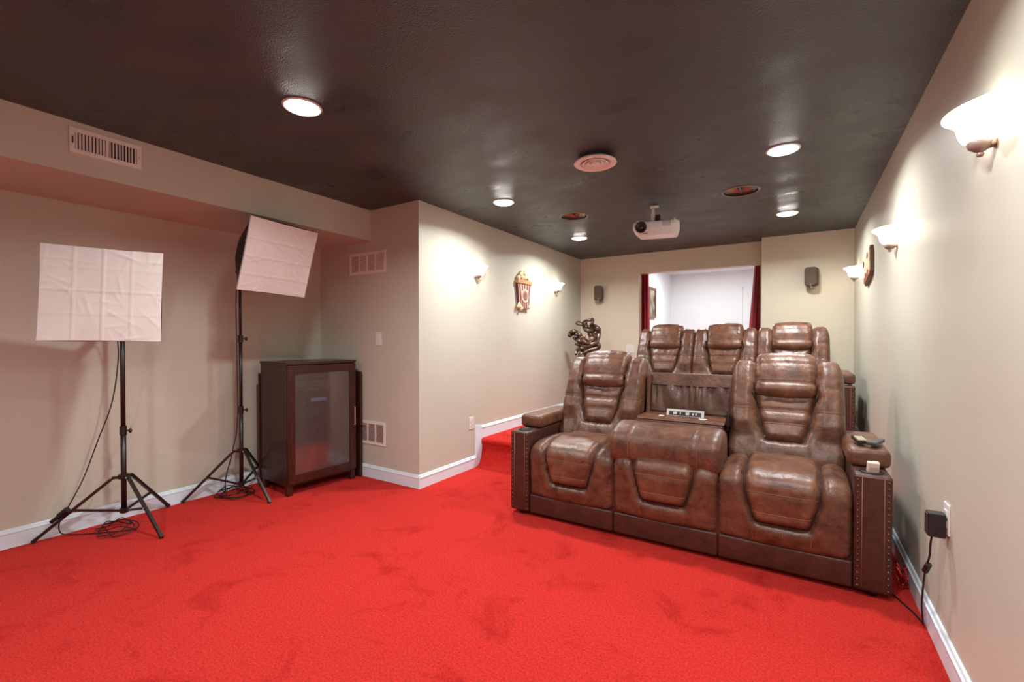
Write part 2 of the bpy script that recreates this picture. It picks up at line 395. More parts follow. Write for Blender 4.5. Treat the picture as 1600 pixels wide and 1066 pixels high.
sconce((XR, 5.61, 1.948), PI/2, 'lit frosted glass half-bowl sconce by the rear right corner of the room')
sconce((XA, 3.62, 1.965), -PI/2, 'lit frosted glass half-bowl sconce on the aisle wall left of the popcorn sign')
sconce((XA, 5.36, 1.975), -PI/2, 'lit frosted glass half-bowl sconce on the aisle wall right of the popcorn sign')
sconce((XR, 0.26, 1.93), PI/2, 'lit frosted glass half-bowl sconce on the right wall beside the camera, out of view')
sconce((XR, -1.35, 1.93), PI/2, 'lit frosted glass half-bowl sconce on the right wall behind the camera, out of view')
scr = empty('bounce_screen', (-1.6, YBACK, 1.35), label='white projection screen added for its bounce on the wall behind the camera, out of view', cat='screen')  # unseen screen the projector faces, added to bounce neutral fill into the room
MB().box(-1.25, 1.25, 0.004, 0.02, -0.70, 0.70, 0.002).build('screen_surface', mat('screen_white', (0.86, 0.86, 0.86), 0.8), scr)
for a in ((-1.29, 1.29, -0.74, -0.70), (-1.29, 1.29, 0.70, 0.74), (-1.29, -1.25, -0.70, 0.70), (1.25, 1.29, -0.70, 0.70)):
    MB().box(a[0], a[1], 0.001, 0.03, a[2], a[3], 0.004).build('frame', M['black'], scr)
# light of the room beyond the doorway
fl = empty('far_ceiling_light', (-1.2, 7.3, H-0.012), label='ceiling light of the white room beyond the doorway, out of view', cat='ceiling light')
MB().lathe([(0, -0.03), (0.12, -0.028), (0.15, -0.012), (0.155, 0)], 32).build('light_bowl', emit('far_bowl', (0.95, 0.97, 1), 3), fl, True)
l = bpy.data.lights.new('far_light', 'AREA'); l.shape = 'DISK'; l.size = 0.5; l.energy = FAR_W; l.color = (0.95, 1, 0.97)
lo = bpy.data.objects.new('far_light', l); col.objects.link(lo); lo.parent = fl; lo.location = (0, 0, -0.04)

# ------------------------------------------------------------------ cushions
def seg_lut(path):
    P = np.array(crom(path, 10)); d = np.r_[0, np.cumsum(np.hypot(*(P[1:]-P[:-1]).T))]
    return P, d
def sdf_poly(X, S, poly):
    P = np.array(poly); n = len(P); best = np.full(X.shape, 1e9); inside = np.zeros(X.shape, bool)
    for i in range(n):
        a = P[i]; b = P[(i+1) % n]; e = b-a; w0 = X-a[0]; w1 = S-a[1]
        t = np.clip((w0*e[0]+w1*e[1])/(e@e+1e-12), 0, 1)
        best = np.minimum(best, np.hypot(w0-t*e[0], w1-t*e[1]))
        c = ((a[1] > S) != (b[1] > S)) & (X < (b[0]-a[0])*(S-a[1])/((b[1]-a[1]) if abs(b[1]-a[1]) > 1e-12 else 1e-12)+a[0])
        inside ^= c
    return np.where(inside, -best, best)
class Cushion:
    """skin over a side profile (y,z); the width runs in x. Local surface coordinates are (x, s)."""
    def __init__(s, path, hw, R=0.05, T=0.12, disp=None, flip=1, pad=None, padb=0.012):
        s.P, s.D = seg_lut(path); s.hw = hw; s.R = R; s.T = T; s.disp = disp; s.flip = flip; s.pad = pad; s.padb = padb
        s.L = s.D[-1]
    def pos(s, q):
        y = np.interp(q, s.D, s.P[:, 0]); z = np.interp(q, s.D, s.P[:, 1]); e = 0.006
        ty = np.interp(q+e, s.D, s.P[:, 0])-np.interp(q-e, s.D, s.P[:, 0]); tz = np.interp(q+e, s.D, s.P[:, 1])-np.interp(q-e, s.D, s.P[:, 1])
        l = np.hypot(ty, tz)+1e-9; return y, z, -tz/l*s.flip, ty/l*s.flip
    def s_of(s, z=None, y=None, lo=0, hi=None):
        hi = hi or s.L; q = np.linspace(lo, hi, 400); yy = np.interp(q, s.D, s.P[:, 0]); zz = np.interp(q, s.D, s.P[:, 1])
        return q[np.argmin(np.abs(zz-z))] if z is not None else q[np.argmin(np.abs(yy-y))]
    def surf(s, X, S, extra=0.0):
        hw = s.hw(S) if callable(s.hw) else s.hw; hw = hw+0*S
        ed = np.clip((np.abs(X)-(hw-s.R))/s.R, 0, 1)
        d = -s.R*0.9*(1-np.sqrt(np.clip(1-ed**2, 0, 1)))
        # puckers at the outer seams
        near = np.clip(1-(hw-np.abs(X))/0.05, 0, 1)
        d = d+0.0032*near*np.sin(S*170+3*np.sin(S*23)+np.sign(X)*1.3)*(1-ed**4)
        if s.disp is not None: d = d+s.disp(X, S)
        if s.pad is not None:
            q = sdf_poly(X, S, s.pad)
            d = d+s.padb*np.clip(-q/0.035, 0, 1)**0.5*(q < 0)-0.024*np.exp(-(q/0.013)**2)+0.009*np.exp(-((q-0.045)/0.03)**2)*(q > 0)
            d = d+0.0034*np.sin((X*1.0+S*0.55)*150+np.sin(X*40)*2)*np.exp(-(np.clip(q, 0, 1)/0.028)**2)*(q > 0)
        y, z, ny, nz = s.pos(S)
        return X, y+ny*(d+extra), z+nz*(d+extra)
    def make(s, nx=44, ns=70, name='cushion', m=None, padname=None, padm=None, parent=None, cx=0.0, s0=0, s1=None):
        s1 = s1 or s.L
        u = np.sin(np.linspace(-PI/2, PI/2, nx))*0.45+np.linspace(-1, 1, nx)*0.55
        S1 = np.linspace(s0, s1, ns); S, U = np.meshgrid(S1, u, indexing='ij')
        hw = (s.hw(S) if callable(s.hw) else s.hw)+0*S; X = U*hw
        if s.pad is not None:                        # pull grid points onto the pad outline
            q = sdf_poly(X, S, s.pad); e = 1e-3
            gx = (sdf_poly(X+e, S, s.pad)-q)/e; gs = (sdf_poly(X, S+e, s.pad)-q)/e
            cell = 0.55*max((s1-s0)/ns, 0.62/nx); k = (np.abs(q) < cell) & (np.abs(U) < 0.93)
            X = X-np.where(k, gx*q, 0); S = S-np.where(k, gs*q, 0)
        x, y, z = s.surf(X, S)
        yy, zz, ny, nz = s.pos(S)
        # side walls
        def col_(j, dx): return np.stack([x[:, j]+dx, yy[:, j]-ny[:, j]*s.T, zz[:, j]-nz[:, j]*s.T], -1)
        G = np.stack([x, y, z], -1)
        G = np.concatenate([col_(0, 0.0)[:, None], G, col_(-1, 0.0)[:, None]], 1); G[..., 0] += cx
        ni, nj = G.shape[:2]; V = G.reshape(-1, 3)
        F1 = []; F2 = []
        if s.pad is not None:
            qc = sdf_poly((X[1:, 1:]+X[:-1, :-1]+X[1:, :-1]+X[:-1, 1:])/4, (S[1:, 1:]+S[:-1, :-1]+S[1:, :-1]+S[:-1, 1:])/4, s.pad)
        for i in range(ni-1):
            for j in range(nj-1):
                f = (i*nj+j, i*nj+j+1, (i+1)*nj+j+1, (i+1)*nj+j)
                if s.flip > 0: f = f[::-1]
                if s.pad is not None and 0 < j < nj-2 and qc[i, j-1] < 0: F2.append(f)
                else: F1.append(f)
        def mk(nm, F, mm, par):
            used = sorted({v for f in F for v in f}); mp = {v: k for k, v in enumerate(used)}
            me = bpy.data.meshes.new(nm); me.from_pydata([tuple(V[v]) for v in used], [], [tuple(mp[v] for v in f) for f in F]); me.update()
            return link(nm, me, mm, par, True)
        o = mk(name, F1, m, parent)
        if F2 and padname: mk(padname, F2, padm or m, o)
        return o
    def line(s, pts, r, extra=0.0, cx=0.0, n=6, mb=None, closed=False, dens=4):
        Q = crom(pts, dens, closed); X = np.array([q[0] for q in Q]); S = np.array([q[1] for q in Q])
        x, y, z = s.surf(X, S, extra)
        (mb or MB()).tube([(a+cx, b, c) for a, b, c in zip(x, y, z)], r, n, closed=closed)

def g(x, c, wd): return np.exp(-((x-c)/wd)**2)
# ---- seat
SEAT_PATH = [(0.62, 0.50), (0.45, 0.522), (0.28, 0.535), (0.13, 0.532), (0.045, 0.505), (0.004, 0.44), (0.000, 0.34), (0.006, 0.24), (0.012, 0.175), (0.04, 0.158), (0.10, 0.158)]
def build_seat(parent, cx, full=True):
    c = Cushion(SEAT_PATH, 0.309, R=0.045, T=0.10, flip=1)
    c.flip = -1
    fr = c.s_of(y=0.13); Sz = lambda z: c.s_of(z=z, lo=c.s_of(y=0.06, hi=c.L*0.6), hi=c.L-0.08)
    sb = Sz(0.272)
    pad = crom([(-0.100, sb), (0.100, sb), (0.122, sb-0.008), (0.134, Sz(0.30)), (0.152, Sz(0.36)), (0.171, Sz(0.43)), (0.178, Sz(0.49)), (0.180, fr), (0.182, 0.20), (0.182, 0.10),
           (-0.182, 0.10), (-0.182, 0.20), (-0.180, fr), (-0.178, Sz(0.49)), (-0.171, Sz(0.43)), (-0.152, Sz(0.36)), (-0.134, Sz(0.30)), (-0.122, sb-0.008)], 2, True)
    c.pad = pad; c.padb = 0.022
    l1 = Sz(0.435); l2 = Sz(0.335)
    def disp(X, S):
        d = 0.012*np.cos(np.clip(X/0.31, -1, 1)*PI/2)
        d = d-0.007*g(S, l1, 0.006)*(np.abs(X) < 0.165)-0.006*g(S, l2, 0.005)*(np.abs(X) < 0.14)
        d = d-0.006*g(X, 0, 0.006)*(S > sb+0.01)*(S < c.L-0.12)
        d = d-0.004*g(S, 0.25, 0.01)*(np.abs(X) < 0.18)
        d = d+0.012*g(S, l1-0.05, 0.05)
        return d+0.0015*np.sin(X*31+S*17)*np.sin(S*29+1)+0.0016*np.sin(X*60+np.sin(S*20))*g(S, 0.3, 0.1)
    c.disp = disp
    seat = c.make(60, 92, 'seat', M['leather'], 'seat_pad', M['leather_tan'], parent, cx)
    mb = MB(); c.line([tuple(p) for p in pad[::2]], 0.0052, 0.004, cx, 6, mb, True, 3); mb.build('piping', M['seam'], seat, True)
    mb = MB()
    for l, hw in ((l1, 0.165), (l2, 0.138)): c.line([(-hw, l), (0, l), (hw, l)], 0.0022, 0.0040, cx, 4, mb, dens=12)
    for dx in (-0.005, 0.005): c.line([(dx, sb+0.02), (dx, (sb+c.L-0.11)/2), (dx, c.L-0.13)], 0.0016, 0.003, cx, 4, mb, dens=8)
    for sgn in (-1, 1): c.line([(sgn*0.125, sb+0.01), (sgn*0.135, sb+0.05), (sgn*0.130, sb+0.09)], 0.0014, 0.003, cx, 4, mb, dens=6)
    mb.build('stitching', M['stitch'], seat, True)
    return seat
# ---- backrest
def build_back(parent, cx, tilt=0.0):
    path = [(0.50, 0.44), (0.475, 0.47), (0.488, 0.56), (0.535, 0.66), (0.600, 0.80), (0.665, 0.94), (0.705, 1.02), (0.745, 1.066), (0.80, 1.078), (0.86, 1.05), (0.885, 0.95), (0.885, 0.6), (0.88, 0.12)]
    path = [(y+tilt*(z-0.5), z) for y, z in path]
    c = Cushion(path, None, R=0.05, T=0.10, flip=1)
    top = c.s_of(z=1.078)
    zz = lambda z: c.s_of(z=z, lo=0.05, hi=top)
    c.hw = lambda S: 0.318-0.022*np.clip((0.16-S)/0.16, 0, 1)**2-0.012*g(S, top, 0.08)+0*S
    pb = zz(0.632); pt = zz(0.93)
    pad = crom([(-0.085, pb), (0.085, pb), (0.104, pb+0.012), (0.118, zz(0.68)), (0.140, zz(0.75)), (0.152, zz(0.84)), (0.156, pt), (-0.156, pt), (-0.152, zz(0.84)), (-0.140, zz(0.75)), (-0.118, zz(0.68)), (-0.104, pb+0.012)], 2, True)
    c.pad = pad; c.padb = 0.014
    t1, t2, t3 = zz(0.80), zz(0.725), zz(0.87)
    ws = zz(0.805)
    def disp(X, S):
        a = np.abs(X)
        wing = 0.040*np.clip((a-0.15)/0.06, 0, 1)*np.clip((0.318-a)/0.05+0.4, 0, 1)*np.clip((S-pb)/0.1, 0, 1)*(S < top+0.2)
        d = wing+0.014*g(S, 0.10, 0.07)
        d = d-0.008*g(S, t1, 0.007)*(a < 0.145)-0.008*g(S, t2, 0.007)*(a < 0.13)
        d = d+0.007*g(S, (t1+t2)/2, 0.022)*(a < 0.14)+0.007*g(S, (t1+t3)/2, 0.022)*(a < 0.14)
        d = d-0.006*g(S, ws, 0.007)*(a > 0.165)
        d = d-0.006*g(X, 0, 0.006)*(S < pb-0.01)
        ang = (a-0.135-(pb-S)*0.18); d = d-0.004*g(ang, 0, 0.006)*(S < pb)
        d = d+0.0035*np.sin(S*85+4*a)*np.clip((a-0.15)/0.05, 0, 1)*g(S, ws+0.11, 0.09)*0.6
        return d+0.0018*np.sin(X*33+S*19+1)*np.sin(S*31)+0.0018*np.sin(X*90+2*np.sin(S*18))*g(S, t3, 0.04)*(a < 0.15)
    c.disp = disp
    back = c.make(60, 120, 'backrest', M['leather'], 'back_pad', M['leather_tan'], parent, cx)
    mb = MB(); c.line([tuple(p) for p in pad[::2]], 0.0052, 0.004, cx, 6, mb, True, 3); mb.build('piping', M['seam'], back, True)
    mb = MB()
    for l, hw in ((t1, 0.14), (t2, 0.127)): c.line([(-hw, l), (0, l), (hw, l)], 0.0020, 0.004, cx, 4, mb, dens=12)
    for sg in (-1, 1): c.line([(sg*0.17, ws), (sg*0.24, ws-0.004), (sg*0.305, ws)], 0.0016, 0.004, cx, 4, mb, dens=8)
    for dx in (-0.005, 0.005): c.line([(dx, 0.06), (dx, pb*0.55), (dx, pb-0.02)], 0.0016, 0.003, cx, 4, mb, dens=8)
    for sg in (-1, 1): c.line([(sg*0.14, pb-0.01), (sg*0.148, pb-0.06), (sg*0.158, pb-0.12)], 0.0015, 0.003, cx, 4, mb, dens=6)
    # side piping of the backrest
    mb.build('stitching', M['stitch'], back, True)
    # headrest
    hp = [(0.665, 0.900), (0.632, 0.898), (0.622, 0.925), (0.640, 0.985), (0.668, 1.055), (0.700, 1.115), (0.745, 1.152), (0.805, 1.160), (0.865, 1.135), (0.895, 1.07), (0.895, 0.98)]
    hp = [(y+tilt*(z-0.5), z) for y, z in hp]
    h = Cushion(hp, 0.174, R=0.04, T=0.09, flip=1)
    q = lambda z: h.s_of(z=z, lo=0.05, hi=h.s_of(z=1.16))
    a1, a2 = q(0.985), q(1.105)
    h.disp = lambda X, S: 0.014*np.cos(X/0.174*PI/2)-0.007*g(S, a1, 0.006)-0.007*g(S, a2, 0.006)+0.006*g(S, (a1+a2)/2, 0.035)+0.012*g(S, a1-0.04, 0.03)+0.001*np.sin(X*60+S*20)
    hd = h.make(40, 60, 'headrest', M['leather_tan'], None, None, back, cx)
    return back
def build_arm(parent, cx, outer):
    mb = MB().box(cx-0.075, cx+0.075, 0.0, 0.90, 0.03, 0.602, 0.016, seg=3)
    arm = mb.build('armrest', M['leather_dk'], parent, 'auto')
    # lid
    mb = MB().box(cx-0.092, cx+0.092, 0.165, 0.74, 0.603, 0.696, 0.036, seg=5)
    for v in mb.bm.verts:
        if v.co.z > 0.65: v.co.z += 0.018*math.cos((v.co.x-cx)/0.1*PI/2)*math.sin(min(1, max(0, (v.co.y-0.165)/0.575))*PI)
    lid = mb.build('arm_lid', M['leather_tan'], arm, True)
    MB().tube([(p[0], p[1], 0.655) for p in rrect(cx-0.088, cx+0.088, 0.170, 0.735, 0.03)], 0.0022, 5, closed=True).build('lid_seam', M['stitch'], arm, True)
    # cup holder
    MB().lathe([(0.046, 0.602), (0.050, 0.606), (0.044, 0.609), (0.040, 0.604), (0.038, 0.590), (0, 0.588)], 28, Matrix.Translation((cx, 0.082, 0))).build('cup_holder', M['black'], arm, True)
    # front welts and nailheads
    mb = MB()
    for sx in (-0.043, 0.043): mb.tube([(cx+sx, -0.001, 0.05), (cx+sx, -0.001, 0.59)], 0.0016, 5)
    mb.tube([(cx-0.068, 0.0, 0.592), (cx+0.068, 0.0, 0.592)], 0.002, 5)
    mb.build('welt', M['stitch'], arm, True)
    mb = MB()
    for sx in (-0.060, 0.060):
        for k in range(18): mb.sphere((cx+sx, -0.0005, 0.052+k*0.0308), 0.0072, (1, 0.6, 1), 8, 6)
    tag(mb.build('nailheads', M['nail'], arm, True), kind='stuff')
    # feet
    for y in (0.06, 0.84): MB().lathe([(0, 0.0), (0.024, 0.0), (0.026, 0.032), (0, 0.032)], 16, Matrix.Translation((cx, y, 0))).build('foot', M['black'], arm, True)
    return arm
def build_console(parent):
    con = MB().box(-0.285, 0.285, 0.36, 0.70, 0.48, 0.700, 0.012).build('console', M['leather_dk'], parent)
    # bolster : the folded head end
    cs = []
    for k in range(40):
        a = 2*PI*k/40; ca, sa = math.cos(a), math.sin(a)
        cs.append((math.copysign(abs(ca)**0.72, ca), math.copysign(abs(sa)**0.72, sa)))
    xs = np.sin(np.linspace(-PI/2, PI/2, 56))*0.5+np.linspace(-1, 1, 56)*0.5; rows = []
    for u in xs:
        e = max(0, (abs(u)-0.84)/0.16); k = math.sqrt(max(0.0, 1-e*e))*0.34+0.66
        if abs(u) > 0.999: k = 0.62
        x = u*0.340
        seam = 1-0.035*math.exp(-((abs(x)-0.205)/0.006)**2)
        row = []
        for j, (c0, s0) in enumerate(cs):
            pk = 1+0.010*math.sin(j*1.9)*min(1, max(0, (abs(u)-0.80)/0.1))+0.012*math.sin(j*0.8+x*22)*math.exp(-((abs(x)-0.205)/0.05)**2)*0.4+0.006*math.sin(x*30+j*.3)
            row.append((x-0.012, 0.170+c0*0.158*k*seam*pk, 0.588+s0*0.126*k*seam*pk+0.02*c0))
        rows.append(row+[row[0]])
    mb = MB(); mb.grid(rows)
    for r in (rows[0], rows[-1]): mb._f([mb.bm.verts.new(p) for p in r[:-1]])
    bmesh.ops.remove_doubles(mb.bm, verts=mb.bm.verts[:], dist=1e-5)
    bol = mb.build('bolster', M['leather'], con, True)
    for sx in (-0.217, 0.193):
        MB().tube([(sx, 0.170+c0*0.154, 0.588+s0*0.122+0.02*c0) for c0, s0 in cs], 0.0016, 5, closed=True).build('stitching', M['stitch'], con, True)
    # body under the table, sloping to the bolster
    Mq = frame3((0, 0, 0), (0, 1, 0), (0, 0, 1), (1, 0, 0))
    MB().prism([(0.33, 0.63), (0.46, 0.705), (0.68, 0.705), (0.68, 0.63)], -0.28, 0.28, Mq, 0.004).build('tray_body', M['leather_dk'], con)
    MB().prism([(0.43, 0.705), (0.68, 0.705), (0.68, 0.719), (0.44, 0.719)], -0.278, 0.29, Mq, 0.003).build('table_top', M['leather_tan'], con)
    # side hinge
    MB().box(0.292, 0.312, 0.48, 0.56, 0.69, 0.775, 0.003).box(0.296, 0.306, 0.50, 0.53, 0.66, 0.79, 0.002).build('hinge', M['black'], con)
    # flip-up outlet panel
    R = Matrix.Translation((0.02, 0.555, 0.720)) @ Matrix.Rotation(-0.35, 4, 'X')
    mb = MB(); mb.box(-0.125, 0.125, -0.004, 0.010, 0.0, 0.050, 0.003, R); mb.mi = 1; mb.box(-0.108, 0.108, -0.008, 0.0, 0.006, 0.034, 0.0, R)
    mb.mi = 0
    for x in (-0.066, 0.018): mb.box(x-0.012, x+0.012, -0.0105, -0.004, 0.010, 0.030, 0.002, R)
    for x in (-0.03, 0.055, 0.075): mb.box(x-0.004, x+0.004, -0.0105, -0.004, 0.012, 0.028, 0.001, R)
    tag(mb.build('outlet_panel', [mat('silver_trim', (0.6, 0.58, 0.55), 0.3, metal=0.4), M['black']], con), 'silver flip-up outlet panel with dark sockets')
    MB().box(-0.15, -0.115, 0.51, 0.54, 0.719, 0.7215).build('paper_tag', M['plate'], con); MB().box(0.12, 0.17, 0.50, 0.53, 0.719, 0.7215).build('paper_tag', M['plate'], con)
    # rear panel with gathered pocket
    Mr = Matrix.Translation((0.0, 0.705, 0.70)) @ Matrix.Rotation(-0.10, 4, 'X')
    pan = MB().box(-0.285, 0.305, 0.0, 0.10, -0.25, 0.315, 0.012, Mr).build('back_panel', M['leather'], parent, 'auto')
    rows = []
    for i in range(26):
        v = i/25; z = 0.03+0.195*v; row = []
        for j in range(90):
            u = j/89; x = -0.255+0.54*u
            ga = v**2.0
            b = 0.014*math.sin(u*PI)**0.5*math.sin(min(1, v*1.1)*PI*0.8)+0.015*math.sin(u*52+2.8*math.sin(u*11))*ga*(1.25-v)*2+0.016*math.sin(u*19+v*3)*(0.3+0.6*v)*(1.1-v)
            row.append((Mr @ Vector((x, -0.006-max(-0.002, b)-0.005*(1-v), z+0.004*math.sin(u*52)*ga*(v > .95)))))
        rows.append(row)
    MB().grid(rows).build('pocket', M['pocket'], pan, True)
    MB().tube([Mr @ Vector((-0.255+0.54*k/60, -0.012-0.002*math.sin(k*1.7), 0.226+0.0025*math.sin(k*2.1)-0.006*math.sin(k/60*PI))) for k in range(61)], 0.0055, 6).build('elastic_edge', M['seam'], pan, True)
    for sx, w_ in ((-0.288, 0.03), ):
        MB().box(sx, sx+w_, -0.03, 0.0, -0.1, 0.300, 0.008, Mr).build('side_rail', M['leather'], pan)
    return con
def build_sofa(name, loc, console, label):
    t = empty(name, loc, label=label, cat='sofa', group='brown leather recliner sofas')
    MB().box(-0.93, 0.93, 0.03, 0.87, 0.03, 0.44, 0.01).build('base_frame', M['leather_dk'], t)
    for i, cx in enumerate((-0.620, 0.0, 0.620)):
        build_seat(t, cx)
        mb = MB().box(cx-0.308, cx+0.308, 0.012, 0.10, 0.025, 0.158, 0.014, seg=3)
        mb.build('skirt_panel', M['leather_dk'], t, 'auto')
        if not (console and i == 1): build_back(t, cx, 0.0)
    MB().box(-0.92, 0.92, 0.80, 0.895, 0.06, 0.62 if console else 0.9, 0.02).build('rear_panel', M['leather_dk'], t)
    for s in (-1, 1): build_arm(t, s*1.005, s)
    if console: build_console(t)
    return t
build_sofa('recliner_sofa', (-0.69, 2.79, 0), True, 'front brown leather recliner sofa with folded-down middle console and gathered pocket')
build_sofa('recliner_sofa', (-0.672, 4.70, PLAT), False, 'rear brown leather recliner sofa with three upright seats on the raised platform')

# ------------------------------------------------------------------ things on the right arm
ax = -0.69+1.005
def remote(loc, rz, L, W, m, label, nb):
    t = empty('remote_control', loc, (0, 0, rz), label, 'remote control')
    MB().box(-W/2, W/2, -L/2, L/2, 0, 0.018, 0.005).build('case', m, t)
    for r in range(nb):
        for c in range(3): MB().box(-W/2+W*(0.16+0.26*c), -W/2+W*(0.34+0.26*c), -L/2+L*(0.1+0.8*r/nb), -L/2+L*(0.1+0.8*(r+0.6)/nb), 0.018, 0.0205, 0).build('button', M['btn'], t)
    return t
M['btn'] = mat('button_cream', (0.62, 0.58, 0.44), 0.5)
remote((ax-0.028, 3.08, 0.713), 0.1, 0.15, 0.05, M['black'], 'black remote control with cream buttons on the right arm lid', 4)
remote((ax+0.037, 3.06, 0.712), -0.35, 0.16, 0.045, mat('remote_grey', (0.05, 0.045, 0.045), 0.4), 'dark grey remote lying beside the cream-buttoned remote on the arm lid', 0)
t = empty('small_remote', (ax+0.005, 2.875, 0.604), (0.25, 0, 0.2), 'small white remote box standing in the right arm cup holder', 'remote control')
MB().box(-0.024, 0.024, -0.012, 0.012, 0.0, 0.052, 0.004).build('case', mat('offwhite_box', (0.72, 0.62, 0.53), 0.4), t)
MB().box(-0.016, 0.016, -0.0135, -0.011, 0.012, 0.030).build('button', mat('pink_btn', (0.55, 0.40, 0.34), 0.5), t)

# ------------------------------------------------------------------ softboxes on tripods
def light_stand(C, feet, hub, ring, joints, top, label, head, knob=True):
    t = empty('light_stand', (0, 0, 0), label=label, cat='light stand')
    cx, cy = C
    MB().tube([(cx, cy, ring-0.02), (cx, cy, joints[0])], 0.0155, 14).build('pole', M['black'], t, True)
    zs = list(joints)+[top]; r = 0.0135
    for a, b in zip(zs, zs[1:]):
        MB().tube([(cx, cy, a-0.05), (cx, cy, b)], r, 14).build('pole', M['black'], t, True); r -= 0.0025
    for z in joints:
        j = MB().tube([(cx, cy, z-0.03), (cx, cy, z+0.030)], 0.0195, 14).build('collar', M['black'], t, 'auto')
        mb = MB().tube([(cx, cy, z), (cx+0.036, cy+0.022, z)], 0.005, 8); mb.sphere((cx+0.040, cy+0.025, z), 0.013, (0.8, 0.8, 1.3)); mb.build('knob', M['black'], j, True)
    h = MB().tube([(cx, cy, hub-0.012), (cx, cy, hub+0.018)], 0.03, 14)
    for f in feet:
        d = (Vector(f[:2])-Vector((cx, cy))).normalized(); h.bar((cx, cy, hub), (cx+d.x*0.06, cy+d.y*0.06, hub), 0.022, 0.016)
    h.build('hub', M['black'], t, 'auto')
    g2 = MB().tube([(cx, cy, ring-0.015), (cx, cy, ring+0.015)], 0.024, 14); g2.build('brace_ring', M['black'], t, 'auto')
    for f in feet:
        d = (Vector(f[:2])-Vector((cx, cy))).normalized()
        a = Vector((cx+d.x*0.055, cy+d.y*0.055, hub)); b = Vector((f[0], f[1], 0.008))
        leg = MB().bar(a, b, 0.016, 0.018).build('leg', M['black'], t)
        mid = a.lerp(b, 0.52)
        MB().bar((cx+d.x*0.02, cy+d.y*0.02, ring), mid, 0.012, 0.014).build('brace', M['black'], leg)
        mb = MB()
        for p in (a, mid): mb.sphere(p+Vector((0.0, -0.012, 0.0)), 0.006, u=8, v=6)
        mb.build('rivet', M['nickel'], leg, True)
        MB().bar(b.lerp(a, 0.05), b, 0.020, 0.020).build('foot_tip', M['black'], leg)
    # lamp head bracket
    hd = Vector(head)
    hb = MB().tube([(cx, cy, top-0.03), (cx, cy, top+0.03)], 0.018, 12); hb.tube([(cx, cy, top+0.01), hd], [0.016, 0.026], 12)
    hb.sphere((cx+0.01, cy-0.02, top+0.01), 0.02).build('tilt_bracket', M['black'], t, 'auto')
    return t
def softbox(c, right, up, nrm, S, depth, label, creases, bulge=0.0, seed=1):
    """square diffuser face at c, black pyramid behind"""
    c = Vector(c); r = Vector(right).normalized(); n = Vector(nrm).normalized(); u = n.cross(r).normalized(); r = u.cross(n)
    Mt = frame3(c, r, u, n)
    t = empty('softbox', (0, 0, 0), label=label, cat='softbox', group='photography softboxes'); t.matrix_world = Mt
    rnd = random.Random(seed); K = 72; rows = []
    wr = [(rnd.uniform(-.5, .5), rnd.uniform(-.5, .5), rnd.uniform(0, PI), rnd.uniform(.05, .17), rnd.uniform(.0007, .0018)) for _ in range(46)]
    def zf(a, b):
        z = 0.004+0.006*math.cos(a*PI)*math.cos(b*PI)
        for kind, p, amp in creases:
            q = (a if kind == 'v' else b)-p
            z += 1.5*amp*math.exp(-(q/0.0075)**2)
            z += 0.0004*(1 if q > 0 else -1)*math.exp(-abs(q)/0.06)*(1 if amp > 0 else -1)
        for x, y, th, ln, am in wr:
            dx, dy = a-x, b-y; al = dx*math.cos(th)+dy*math.sin(th); ac = -dx*math.sin(th)+dy*math.cos(th)
            if abs(al) < ln*2 and abs(ac) < 0.05: z += am*1.7*math.exp(-(al/ln)**2-(ac/0.012)**2)
        return z
    for i in range(K+1):
        row = []
        for j in range(K+1):
            a = j/K-0.5; b = i/K-0.5
            pin = 1-0.030*(1-(2*b)**2)*abs(a)*0; ww = S*(1-0.012*math.cos(b*PI)); hh = S*(1-0.012*math.cos(a*PI))
            row.append((a*ww, b*hh, zf(a, b)))
        rows.append(row)
    # rim folded back
    mb = MB().grid(rows)
    edge = [rows[0][j] for j in range(K+1)]+[rows[i][K] for i in range(1, K+1)]+[rows[K][j] for j in range(K-1, -1, -1)]+[rows[i][0] for i in range(K-1, 0, -1)]
    mb.grid([edge+[edge[0]], [(x*1.004, y*1.004, -0.008) for x, y, z in edge+[edge[0]]]])
    mb.build('diffuser', M['shade_fabric'], t, True)
    # back : four curved fabric sides
    for k in range(4):
        Rk = Matrix.Rotation(k*PI/2, 3, 'Z'); rows2 = []
        for i in range(11):
            v = i/10; hs = S/2*(1-v)+0.065*v; z = -depth*v; row = []
            for j in range(13):
                a = j/6-1; bow = 0.045*math.sin(v*PI)**0.7*(1-a*a)+0.004*math.sin(v*9+a*3)
                row.append(Rk @ Vector((a*hs, hs+bow*(0.5+bulge)+0.004*math.sin(v*PI), z-0.006)))
            rows2.append(row)
        MB().grid(rows2).build('side_panel', M['softback'], t, True)
    MB().lathe([(0, -depth-0.02), (0.07, -depth-0.02), (0.07, -depth), (0.0, -depth)], 20).build('speed_ring', M['black'], t, 'auto')
    mb = MB()
    for sx in (-1, 1):
        for sy in (-1, 1): mb.tube([(sx*S/2*0.985, sy*S/2*0.985, -0.01), (sx*0.05, sy*0.05, -depth)], 0.003, 5)
    mb.build('rods', M['black'], t, True)
    return t, Mt
D1 = 0.40
n1 = Vector((0.878, -0.47, 0.085)).normalized(); c1 = Vector((-3.137, 0.886, 1.505))
C1 = (-3.82, 1.175); h1 = c1-n1*(D1+0.02)
softbox(c1, (0.473, 0.881, -0.014), None, n1, 0.5, D1, 'left softbox with creased square pinkish-white diffuser facing the room',
        [('v', -0.24, 0.0022), ('v', 0.0, 0.0035), ('v', 0.24, 0.0026), ('h', 0.03, 0.0022), ('h', -0.22, 0.0012), ('h', 0.27, 0.0010)], seed=3)
light_stand(C1, [(-4.0, 0.776), (-3.406, 1.237), (-4.005, 1.50)], 0.345, 0.12, (0.655, ), 1.45, 'black tripod stand holding the left softbox', h1)
D2 = 0.38
